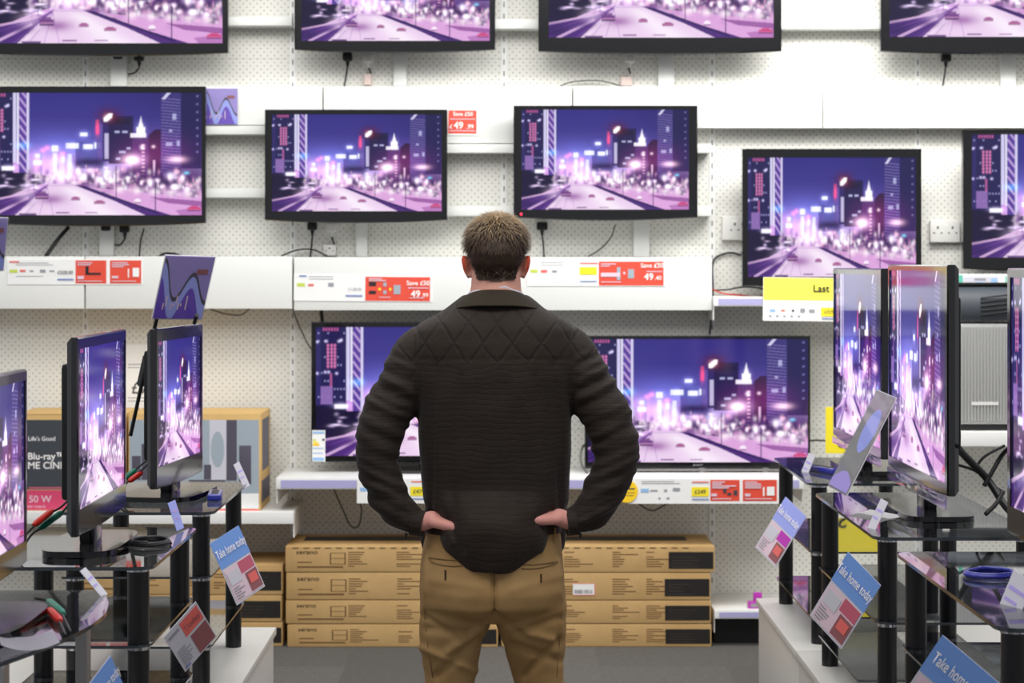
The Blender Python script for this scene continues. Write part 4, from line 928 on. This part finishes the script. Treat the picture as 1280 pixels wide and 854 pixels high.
bm = nb(); tube(bm, [(.055*math.cos(i*.5)*(1-.004*i), .055*math.sin(i*.5)*(1-.004*i), .0015*i/6) for i in range(30)], .005, 8, 3); obj('cord', bm, M['bluelit'], o, 180)
o = thing('coiled_lead', 'coil of black leads on the middle left glass stand', 'cable', tabletop_pt(187, 682)+Vector((0, 0, .005)))
bm = nb(); tube(bm, [(.05*math.cos(i*.6)*(1-.006*i), .06*math.sin(i*.6), .002*i/6) for i in range(30)], .004, 8, 3); obj('cord', bm, M['cable'], o, 180)

# ------------------------------------------------------------------ the man
YM = 5.3; sM = F/YM
def m3(px_, py_, dy=0.): return Vector(((px_-CX)/sM, YM+dy, H-(py_-CY)/sM))
def mr(pxlen): return pxlen/sM
def remesh(bm, voxel, it, fac=.5):
    me = bpy.data.meshes.new('tmp'); bm.to_mesh(me); bm.free(); o = bpy.data.objects.new('tmp', me); COL.objects.link(o)
    r = o.modifiers.new('r', 'REMESH'); r.mode = 'VOXEL'; r.voxel_size = voxel
    s = o.modifiers.new('s', 'SMOOTH'); s.iterations = it; s.factor = fac
    bpy.context.view_layer.update()
    out = bpy.data.meshes.new_from_object(o.evaluated_get(bpy.context.evaluated_depsgraph_get())); bpy.data.objects.remove(o); bpy.data.meshes.remove(me)
    return out
def capsule(bm, pts, rad, n=16, k=5):
    tube(bm, pts, rad, n, k); ellipsoid(bm, pts[0], (rad[0],)*3, 16, 10); ellipsoid(bm, pts[-1], (rad[-1],)*3, 16, 10)
def displace(me, fn):
    n = len(me.vertices); co = np.empty(n*3, np.float32); no = np.empty(n*3, np.float32); me.vertices.foreach_get('co', co); me.vertices.foreach_get('normal', no)
    co = co.reshape(-1, 3); no = no.reshape(-1, 3); d = fn(co, no); me.vertices.foreach_set('co', (co+no*d[:, None]).ravel()); me.update()
def pnoise(co, fx, fy, fz, seed=0.):
    return np.array([noise.noise(Vector((p[0]*fx+seed, p[1]*fy+seed*.7, p[2]*fz-seed))) for p in co])
def topx(co): return CX+co[:, 0]*F/co[:, 1], CY+(H-co[:, 2])*F/co[:, 1]
def segdist(X, Y, a, b):
    a, b = np.array(a, float), np.array(b, float); d = b-a; t = np.clip(((X-a[0])*d[0]+(Y-a[1])*d[1])/(d@d), 0, 1)
    return np.hypot(X-a[0]-t*d[0], Y-a[1]-t*d[1]), t

person_label = 'man seen from behind, dark quilted jacket, tan trousers, hands on hips'
# --- body (head, neck, torso, arms, hands, legs) as one skin
bm = nb()
ellipsoid(bm, m3(620, 311, .030), (mr(36), .094, mr(41)), 32, 24)
ellipsoid(bm, m3(620, 334, .060), (mr(31), .066, mr(33)), 28, 20)
ellipsoid(bm, m3(620, 324, -.018), (mr(30), .045, mr(24)), 24, 16)
ellipsoid(bm, m3(620, 327, .128), (.014, .020, .022), 14, 10); ellipsoid(bm, m3(620, 316, .120), (.010, .012, .022), 12, 8)
ellipsoid(bm, m3(620, 345, .118), (.024, .010, .008), 14, 8); ellipsoid(bm, m3(620, 349, .114), (.020, .010, .007), 14, 8); ellipsoid(bm, m3(620, 307, .116), (.045, .012, .008), 16, 8); ellipsoid(bm, m3(620, 360, .10), (.024, .022, .018), 14, 8)
tube(bm, [m3(620, 338, .004), m3(620, 360, -.008), m3(619, 392, -.012)], [mr(30), mr(31.5), mr(38)], 24)
for sgn in (-1, 1):
    cx_ = 620+sgn*39
    rot = Matrix.Rotation(sgn*-.30, 3, 'Z') @ Matrix.Rotation(sgn*.16, 3, 'Y')
    ellipsoid(bm, m3(cx_, 331, .018), (.0055, .017, .026), 18, 12, rot); ellipsoid(bm, m3(cx_+sgn*.2, 328, .012), (.0075, .012, .020), 14, 10, rot); ellipsoid(bm, m3(cx_-sgn*4.2, 335, .022), (.009, .010, .022), 12, 8); ellipsoid(bm, m3(cx_-sgn*4.5, 344, .020), (.006, .010, .010), 12, 8)
loft(bm, [(m3(619, 0).x, YM, H-(y-CY)/sM, mr(hw), hd) for y, hw, hd in ((385, 50, .05), (400, 76, .075), (430, 90, .095), (500, 84, .10), (580, 76, .092), (650, 74, .09), (720, 78, .10), (755, 76, .10))])
hands = {}
for sgn, arm in ((-1, [(549, 436, 0), (507, 484, -.015), (478, 535, -.035), (475, 572, -.04), (493, 620, -.048), (519, 648, -.066), (541, 645, -.076)]), (1, [(688, 436, 0), (731, 484, -.015), (760, 535, -.035), (764, 572, -.04), (745, 620, -.048), (719, 647, -.066), (697, 642, -.076)])):
    rr = [.042, .044, .042, .036, .029, .022, .0215]
    capsule(bm, [m3(*p) for p in arm], rr)
    W = m3(*arm[-1]); d = (m3(arm[-1][0]-sgn*30, arm[-1][1]+(2 if sgn < 0 else -3), -.094)-W).normalized(); up = Vector((0, 0, 1)); up = (up-d*up.dot(d)).normalized(); nrm = d.cross(up); tilt = 1.2*(-1 if nrm.y > 0 else 1); up = (up*math.cos(tilt)-nrm*math.sin(tilt)*1.).normalized()
    palm_end = W+d*.075
    for q in (-1.5, -.5, .5, 1.5): tube(bm, [W+d*.005+up*.009*q, W+d*.045+up*.0145*q, palm_end+up*.0175*q], [.013, .0135, .0115], 10)
    bend = Vector((0, -1, 0)) if nrm.y > 0 else Vector((0, -1, 0))
    for q, ln, r0 in ((1.5, .066, .0082), (.5, .076, .0086), (-.5, .071, .0083), (-1.5, .055, .0074)):
        b0 = palm_end+up*.0175*q; f1 = b0+d*ln*.42; f2 = f1+(d+Vector((0, .25, -.10))).normalized()*ln*.33; f3 = f2+(d+Vector((0, .40, -.22))).normalized()*ln*.27
        capsule(bm, [b0-d*.01, b0, f1, f2, f3], [r0*1.15, r0*1.12, r0, r0*.92, r0*.78], 10, 3)
    t0 = W+d*.016-up*.010+Vector((0, .010, .004)); capsule(bm, [t0, t0+(d*.45-up*.2+Vector((0, .95, .1))).normalized()*.038, t0+(d*.55-up*.2+Vector((0, .95, .05))).normalized()*.068, t0+(d*.7-up*.2+Vector((0, 1., 0))).normalized()*.092], [.014, .0115, .0095, .0075], 10, 3)
for sgn, lg in ((-1, ((570, 745), (564, 800), (561, 860), (556, 905), (553, 980), (551, 1090), (550, 1118))), (1, ((664, 745), (669, 800), (674, 860), (679, 905), (682, 980), (684, 1090), (685, 1118)))):
    capsule(bm, [m3(x, y, dy) for (x, y), dy in zip(lg, (0, 0, .01, .012, 0, -.015, -.015))], [.074, .056, .041, .040, .040, .033, .033])
me = remesh(bm, .0042, 4)
n = len(me.vertices); co = np.empty(n*3, np.float32); me.vertices.foreach_get('co', co); co = co.reshape(-1, 3); X, Yp = topx(co)
base = np.tile(np.array(lin((206, 150, 132))), (n, 1)); ear_glow = np.clip((np.abs(X-620)-36)/2.5, 0, 1)*((Yp > 315) & (Yp < 355)); base = base*(1-ear_glow[:, None])+np.array(lin((222, 88, 56)))*ear_glow[:, None]  # red at the ears paints light glowing through them into the skin
hd = ((Yp > 600)).astype(float)[:, None]; base = base*(1-hd)+np.array(lin((214, 150, 138)))*hd
lipm = ((Yp > 342) & (Yp < 352) & (co[:, 1] > YM+.112) & (np.abs(X-620) < 14))[:, None]; base = np.where(lipm, np.array(lin((190, 110, 104))), base)
a = me.color_attributes.new('paint', 'FLOAT_COLOR', 'POINT'); a.data.foreach_set('color', np.concatenate([base, np.ones((n, 1))], 1).ravel().astype(np.float32))
man = tag(link('person', me, M['skin'], None, 180), person_label, 'person')
for sgn in (-1, 1):
    bm = nb(); ellipsoid(bm, m3(620+sgn*16, 316, .112), (.0125, .010, .009), 16, 10); e = obj('eye', bm, M['eye'], man, 180)
    bm = nb(); ellipsoid(bm, m3(620+sgn*16, 316, .1195), (.0055, .0035, .0055), 12, 8); obj('iris', bm, M['leather'], e, 180)

# --- jacket
bm = nb()
def sec(y, cx_, hw, dyc, hd): return (m3(cx_, 0).x, YM+dyc, H-(y-CY)/sM, mr(hw), hd)
loft(bm, [sec(*s) for s in ((368, 619.5, 40, -.006, .066), (376, 619.5, 50, -.006, .080), (385, 619, 61, -.006, .092), (394, 619, 76, -.005, .104), (402, 618.5, 91, -.005, .112), (411, 618.5, 101, -.005, .120), (430, 618, 105, -.005, .130), (470, 618, 102, -.005, .138), (510, 618, 96, -.004, .138), (560, 618.5, 95, -.002, .132), (600, 619, 93, 0, .128), (624, 619.5, 91, 0, .128), (635, 620, 88, 0, .127))], 48)
# back tail, lifted over the hands
loft(bm, [sec(*s) for s in ((612, 618, 82, -.036, .098), (632, 618, 72, -.044, .114), (645, 617.5, 63, -.050, .122), (657, 618, 66, -.052, .124), (668, 618, 68.5, -.052, .120), (681, 618, 64, -.054, .114), (692, 617, 54, -.058, .104), (701, 616, 44, -.060, .098), (706.5, 615, 33, -.060, .094))], 40, 2.2)
# front flaps
loft(bm, [sec(*s) for s in ((600, 619, 88, .050, .070), (640, 619, 90, .055, .072), (662, 617, 92, .06, .068), (676, 616, 92, .065, .066), (690, 616, 90, .07, .062), (705, 616, 82, .075, .055))], 36, 3.)
for pts, rad in (([(546, 424, 0), (523, 443, -.006), (503, 482, -.018), (481, 525, -.035), (473, 560, -.042), (475, 585, -.045), (485, 612, -.05), (499, 634, -.056), (524, 650, -.066)], [28, 31.5, 32, 31, 27.5, 25.5, 25.5, 23.5, 15.5]),
                 ([(691, 424, 0), (714, 443, -.006), (735, 482, -.018), (759, 525, -.035), (768, 560, -.042), (766, 585, -.045), (754, 612, -.05), (738, 634, -.056), (713, 650, -.066)], [28, 31.5, 32, 31, 29, 27.5, 27, 24, 15.5])):
    tube(bm, [m3(*p) for p in pts], [mr(r) for r in rad], 28, 6)
    ellipsoid(bm, m3(*pts[0]), (mr(26),)*3)
me = remesh(bm, .0055, 9, .5)
def jk(co, no):
    X, Yp = topx(co); d = np.zeros(len(co))
    arm = np.clip((np.abs(X-619)-(98+0*X))/8, 0, 1)*np.clip((Yp-430)/25, 0, 1); body = 1-arm
    t = pnoise(co, 9, 9, 55, 3.)
    dirn = np.where(X < 619, (X-500)*.55, -(X-738)*.55)
    w = pnoise(np.stack([co[:, 0]*.6, co[:, 1], co[:, 2]+np.where(X < 619, .45, -.45)*co[:, 0]], 1), 7, 9, 48, 1.)
    d += arm*(.0085*w+.0030*t)
    # long vertical folds on the back below the yoke
    v = pnoise(co, 30, 4, 5, 7.); d += body*np.clip((Yp-455)/40, 0, 1)*.0048*v
    d += .0022*body*pnoise(co, 14, 14, 14, 11.)
    for (a, b, w_, am) in (((522, 449), (714, 449), 1.6, -.0022), ((520, 398), (517, 470), 2., -.0035), ((517, 470), (522, 508), 2.2, -.003), ((717, 398), (720, 470), 2., -.0035), ((720, 470), (714, 508), 2.2, -.003), ((545, 455), (538, 640), 4., -.004), ((692, 455), (701, 640), 4., -.004), ((575, 470), (562, 655), 5, -.003), ((668, 470), (690, 640), 5, -.003),
                          ((560, 655), (578, 690), 4, -.005), ((551, 646), (566, 680), 3.5, .004), ((690, 640), (686, 690), 4, -.005), ((700, 640), (676, 690), 3.5, .003)):
        dd, _ = segdist(X, Yp, a, b); d += am*np.exp(-(dd/w_)**2)*(no[:, 1] < .2)
    return d
displace(me, jk)
jacket = link('jacket', me, M['jacket'], man, 180)
# sleeve cuffs and collar are sub-parts
for nm, pts in (('cuff', [(517, 648, -.064), (531, 651, -.069)]), ('cuff', [(720, 648, -.064), (706.5, 650, -.069)])):
    bm = nb(); tube(bm, [m3(*p) for p in pts], [mr(17.2), mr(15.8)], 24, smooth=False); obj(nm, bm, M['jacket'], jacket, 50)
bm = nb(); n_ = 44; rings = []
for (y, hw, hd, dyc) in ((361.5, 36, .064, -.008), (364, 41, .073, -.009), (369, 46, .083, -.010), (375, 54, .095, -.010), (380.5, 60, .104, -.010), (382, 58.5, .102, -.010), (377, 47, .083, -.008), (368, 38, .068, -.008), (363, 33.5, .060, -.008)):
    ring = []
    for q in range(n_):
        a_ = math.pi*(-.0)+math.pi*2*q/n_; c_, s_ = math.cos(a_), math.sin(a_)
        drop = 14*max(0, s_)**2+7*abs(c_)**3          # collar stands highest at the nape
        ring.append(bm.verts.new((m3(619.5, 0).x+mr(hw)*c_, YM+dyc+hd*s_, H-(y+drop-CY)/sM)))
    rings.append(ring)
rings.append(rings[0])
for a_, b_ in zip(rings, rings[1:]):
    for q in range(n_): bm.faces.new((a_[q], a_[(q+1) % n_], b_[(q+1) % n_], b_[q]))
obj('collar', bm, M['collar'], jacket, 60, 'brown corded fold-down collar')
bm = nb(); tube(bm, [m3(619.5+32.5*math.cos(a_), 362.3+5*abs(math.cos(a_))**3-3.6*math.exp(-((math.cos(a_)-.3)/.3)**2), -.008+.059*math.sin(a_)) for a_ in [math.pi+math.pi*i/18 for i in range(19)]], .0042, 8, 2); obj('shirt_collar', bm, M['shirt'], man, 180, 'sliver of pale shirt collar')
bm = nb(); tube(bm, [m3(510, 661, -.085), m3(509, 669, -.087)], [.004, .002], 6, smooth=False); obj('cuff_tab', bm, M['seamdark'], jacket, 60)
bm = nb(); tube(bm, [m3(724, 661, -.085), m3(724, 668, -.087)], [.004, .002], 6, smooth=False); obj('cuff_tab', bm, M['seamdark'], jacket, 60)

# --- trousers
bm = nb()
loft(bm, [sec(*s) for s in ((642, 617, 80, .0, .108), (660, 616.5, 83.5, .0, .112), (685, 615.5, 87, -.004, .120), (710, 615, 89.5, -.010, .130), (735, 615, 90.5, -.014, .136), (755, 615, 88, -.012, .130), (766, 616.5, 70, -.004, .11), (775, 617.5, 32, 0, .075))], 48, 2.25)
for x0, pts in ((-1, [(572, 735, -.014), (570, 765, -.010), (564.5, 792, -.002), (563, 825, .006), (562, 854, .008), (558, 905, .008), (554, 980, -.008), (551, 1090, -.02), (550, 1122, -.02)]), (1, [(660, 735, -.014), (663, 765, -.010), (667, 792, -.002), (671, 825, .006), (674, 854, .008), (679, 905, .008), (682, 980, -.008), (684, 1090, -.02), (685, 1122, -.02)])):
    tube(bm, [m3(*p) for p in pts], [mr(r) for r in (46, 46, 41.5, 35.5, 31, 31, 31, 29, 30)], 28, 6)
me = remesh(bm, .0055, 8, .5)
def tr(co, no):
    X, Yp = topx(co); back = (no[:, 1] < .25)
    d = .0016*pnoise(co, 12, 12, 30, 5.)+.0022*pnoise(co, 20, 10, 14, 9.)*np.clip((Yp-790)/40, 0, 1)
    for a, b, w_, am in (((617, 712), (618, 768), 3., -.008), ((616, 772), (585, 792), 4.5, -.006), ((585, 792), (534, 786), 5, -.004), ((622, 772), (650, 790), 4.5, -.006), ((650, 790), (700, 772), 5, -.005), ((605, 780), (560, 815), 5, .006), ((632, 782), (690, 800), 5, .006), ((600, 800), (545, 845), 5, -.006), ((636, 805), (700, 826), 5, -.007), ((530, 770), (575, 800), 4, -.005), ((700, 800), (655, 845), 5, -.006), ((528, 810), (592, 838), 4.5, .005), ((533, 690), (531, 760), 3, .003), ((698, 700), (702, 800), 3, .003), ((540, 725), (600, 735), 6, .002), ((640, 738), (698, 720), 6, .002)):
        dd, t = segdist(X, Yp, a, b); d += 1.5*am*np.exp(-(dd/w_)**2)*back
    return d
displace(me, tr)
tro = link('trousers', me, M['chino'], man, 180)
bvh = BVHTree.FromPolygons([v.co.copy() for v in me.vertices], [tuple(p.vertices) for p in me.polygons])
cam_o = Vector((0, 0, H))
def onto(px_, py_, off=.001, tree=None):
    d = (PX(px_, py_, YM)-cam_o).normalized(); hit, nr, *_ = (tree or bvh).ray_cast(cam_o, d)
    if hit is None: return m3(px_, py_, -.1)
    return hit+nr*off if nr.dot(d) < 0 else hit-nr*off
for nm, P in (('pocket', [(536, 697), (541, 703), (553, 706.5), (568, 708), (582, 707)]), ('pocket', [(697, 702), (690, 706), (677, 709.5), (664, 711), (652, 711)]), ('pocket', [(536, 697), (550, 699), (566, 700.5), (580, 701)]), ('pocket', [(697, 702), (684, 704), (668, 706), (654, 706)])):
    bm = nb(); tube(bm, [onto(*p) for p in P], .0016, 6, 4); obj(nm, bm, M['seam'], tro, 180, 'welt of a back pocket')
for P in ([(557, 713), (557, 725)], [(676, 718), (676, 728)]):
    bm = nb(); tube(bm, [onto(*p) for p in P], .0022, 6, smooth=False); obj('button_tab', bm, M['leather'], tro, 60)
bm = nb(); tube(bm, [onto(617.5, y) for y in range(714, 768, 6)], .0011, 6, 2); obj('seat_seam', bm, M['seam'], tro, 180)
for P in ([(535, 715), (531, 745), (531, 775), (535, 810), (541, 848)], [(700, 715), (703, 745), (702, 775), (699, 810), (696, 848)]):
    bm = nb(); tube(bm, [onto(*p, -.0002) for p in P], .0008, 6, 4); obj('side_seam', bm, M['seam'], tro, 180)
bm = nb(); p0, p1 = onto(692, 660, .003), onto(692, 678, .003); tube(bm, [p0, p1], .0035, 6, smooth=False, sq=.5); obj('belt_loop', bm, M['chino'], tro, 60)
bm = nb(); loft(bm, [sec(652, 616.5, 84.5, 0, .1145), sec(664, 616.3, 86, 0, .1165)], 48, 2.25); obj('belt', bm, M['leather'], man, 60, 'dark brown leather belt')
for x_ in (549.5, 685.5):
    c = m3(x_, 0); o = bpy.data.objects.new('tmp', None); bpy.data.objects.remove(o)
    bm = nb(); prof = [(-.075, .042, .050), (-.06, .046, .075), (-.02, .046, .09), (.04, .044, .075), (.10, .050, .052), (.16, .048, .042), (.195, .030, .034)]
    rings = []
    for dy, hw, hh_ in prof:
        rings.append([bm.verts.new((c.x+hw*math.cos(a_), YM+dy, max(.0, hh_*.5+hh_*.5*math.sin(a_)*(1 if math.sin(a_) > 0 else 1.0)))) for a_ in [2*math.pi*q/18 for q in range(18)]])
    for a_, b_ in zip(rings, rings[1:]):
        for q in range(18): bm.faces.new((a_[q], a_[(q+1) % 18], b_[(q+1) % 18], b_[q]))
    bm.faces.new(rings[0][::-1]); bm.faces.new(rings[-1]); obj('shoe', bm, M['leather'], man, 180)

# --- hair: a cap plus fine locks in one mesh
def hair():
    bm = nb(); hb = BVHTree.FromPolygons([v.co.copy() for v in man.data.vertices], [tuple(p.vertices) for p in man.data.polygons]); c = m3(620.5, 311, .026); R = Vector((mr(39.5), .101, mr(42.5)))
    cols = []
    vs = bmesh.ops.create_uvsphere(bm, u_segments=64, v_segments=48, radius=1.)['verts']
    def hairline(a):      # lowest z (unit sphere) by azimuth; a = angle from straight back
        a = abs(a)
        return -.88+.05*a if a < .75 else (-.842+(a-.75)*1.1 if a < 1.35 else (-.18+(a-1.35)*1.6 if a < 2.0 else .62))
    kill = []
    def shape(u):
        z = u.z; f = 1.
        p = Vector((u.x*R.x, u.y*R.y, u.z*R.z))
        if z > 0: p.x *= 1+.10*z*(1-z)*2; p.z *= 1-.03*(1-abs(u.x))
        if z < 0:
            az = math.atan2(u.x, -u.y); d = Vector((math.sin(az), -math.cos(az), 0)); o_ = Vector((c.x, YM+.005, c.z+z*R.z*1.06))
            hit, *_ = hb.ray_cast(o_, d)
            if hit is not None:
                w_ = min(1, -z/.3); p = p.lerp(hit+d*(.0075*(1+z*.75))-c, w_)
        return p
    for v in vs:
        u = v.co.copy(); az = math.atan2(u.x, -u.y)
        if u.z < hairline(az)-.03: kill.append(v)
        v.co = c+shape(u)*(1+.012*noise.noise(u*6))
    bmesh.ops.delete(bm, geom=kill, context='VERTS')
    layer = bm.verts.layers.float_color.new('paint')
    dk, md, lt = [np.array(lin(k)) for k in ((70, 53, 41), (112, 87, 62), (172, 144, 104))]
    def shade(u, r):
        t = np.clip((u.z-.15)/.7, 0, 1)*.75+np.clip((abs(u.x)-.75)/.25, 0, 1)*.5*np.clip(u.z+.6, 0, 1)  # lighter crown and sides paint a highlight into the hair colour
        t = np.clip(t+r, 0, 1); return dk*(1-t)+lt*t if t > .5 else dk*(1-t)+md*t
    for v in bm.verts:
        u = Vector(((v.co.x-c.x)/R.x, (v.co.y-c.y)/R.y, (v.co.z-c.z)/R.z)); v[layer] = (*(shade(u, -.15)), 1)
    for _ in range(9000):
        z = random.uniform(-1, 1); a = random.uniform(-math.pi, math.pi)
        if z < hairline(a)+.02: continue
        q = math.sqrt(max(0, 1-z*z)); u = Vector((q*math.sin(a), -q*math.cos(a), z)); p = c+shape(u)
        nr = Vector((u.x/R.x, u.y/R.y, u.z/R.z)).normalized()
        crown = Vector((0, -.35, .93))
        flow = u-crown*u.dot(crown); flow = flow.normalized() if flow.length > .05 else Vector((random.uniform(-1, 1), 0, 0))
        flow = (Vector((flow.x, flow.y, flow.z-.25))+Vector((random.uniform(-.5, .5), random.uniform(-.3, .3), random.uniform(-.3, .3)))).normalized()
        flow = (flow-nr*flow.dot(nr)).normalized()
        lift = .55*max(0, z+.1)+.12 if z > -.1 else .12
        ln = random.uniform(.016, .030) if z > 0 else random.uniform(.010, .020)
        side = flow.cross(nr)*random.uniform(.0005, .0011); e = p+(flow+nr*lift*random.uniform(.4, 1.2)).normalized()*ln; mid = p+(flow*.5+nr*lift*.9).normalized()*ln*.5
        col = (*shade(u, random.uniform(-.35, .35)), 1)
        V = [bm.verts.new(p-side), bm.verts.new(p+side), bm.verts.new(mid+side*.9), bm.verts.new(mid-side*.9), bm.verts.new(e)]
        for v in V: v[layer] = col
        bm.faces.new(V[:4]); bm.faces.new((V[3], V[2], V[4]))
    me = bpy.data.meshes.new('hair'); bm.to_mesh(me); bm.free()
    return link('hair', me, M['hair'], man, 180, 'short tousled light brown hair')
hair()

# ------------------------------------------------------------------ light, world, camera
def area(name, loc, target, sx, sy, power, col=(1, 1, 1)):
    l = bpy.data.lights.new(name, 'AREA'); l.shape = 'RECTANGLE'; l.size = sx; l.size_y = sy; l.energy = power; l.color = col
    o = bpy.data.objects.new(name, l); COL.objects.link(o); o.location = loc
    d = Vector(target)-Vector(loc); o.rotation_euler = d.to_track_quat('-Z', 'Y').to_euler(); return o
area('wall_wash_light', (0, 7.5, 3.6), (0, 9.3, 1.3), 5.5, .8, 74, (1, .99, .965))
area('wall_wash_light', (1.75, 8.1, 3.2), (1.6, 9.38, 2.1), 1.6, .5, 42, (1, .99, .965))
area('ceiling_and_fill_light', (0, 6.2, 3.7), (0, 6.2, 0), 4.0, 1.2, 52, (1, .985, .96))
area('ceiling_and_fill_light', (0, 3.6, 4.3), (0, 7.6, .9), 4.5, 1.4, 105, (1, .985, .96))  # unseen front fill, added to brighten surfaces facing the camera
wd = bpy.data.worlds.new('room'); S.world = wd; wd.use_nodes = True
bg = wd.node_tree.nodes['Background']; bg.inputs[0].default_value = (.93, .95, 1, 1); bg.inputs[1].default_value = .42

cam = bpy.data.cameras.new('camera'); co_ = bpy.data.objects.new('camera', cam); COL.objects.link(co_)
co_.location = (0, 0, H); co_.rotation_euler = (math.pi/2, 0, 0)
cam.sensor_fit = 'HORIZONTAL'; cam.sensor_width = 36; cam.lens = F/1280*36
cam.shift_x = (640-CX)/1280; cam.shift_y = -(427-CY)/1280
cam.clip_end = 60; cam.dof.use_dof = True; cam.dof.focus_distance = 5.25; cam.dof.aperture_fstop = 7.5
S.camera = co_
S.view_settings.view_transform = 'Standard'; S.view_settings.look = 'None'; S.view_settings.exposure = 0
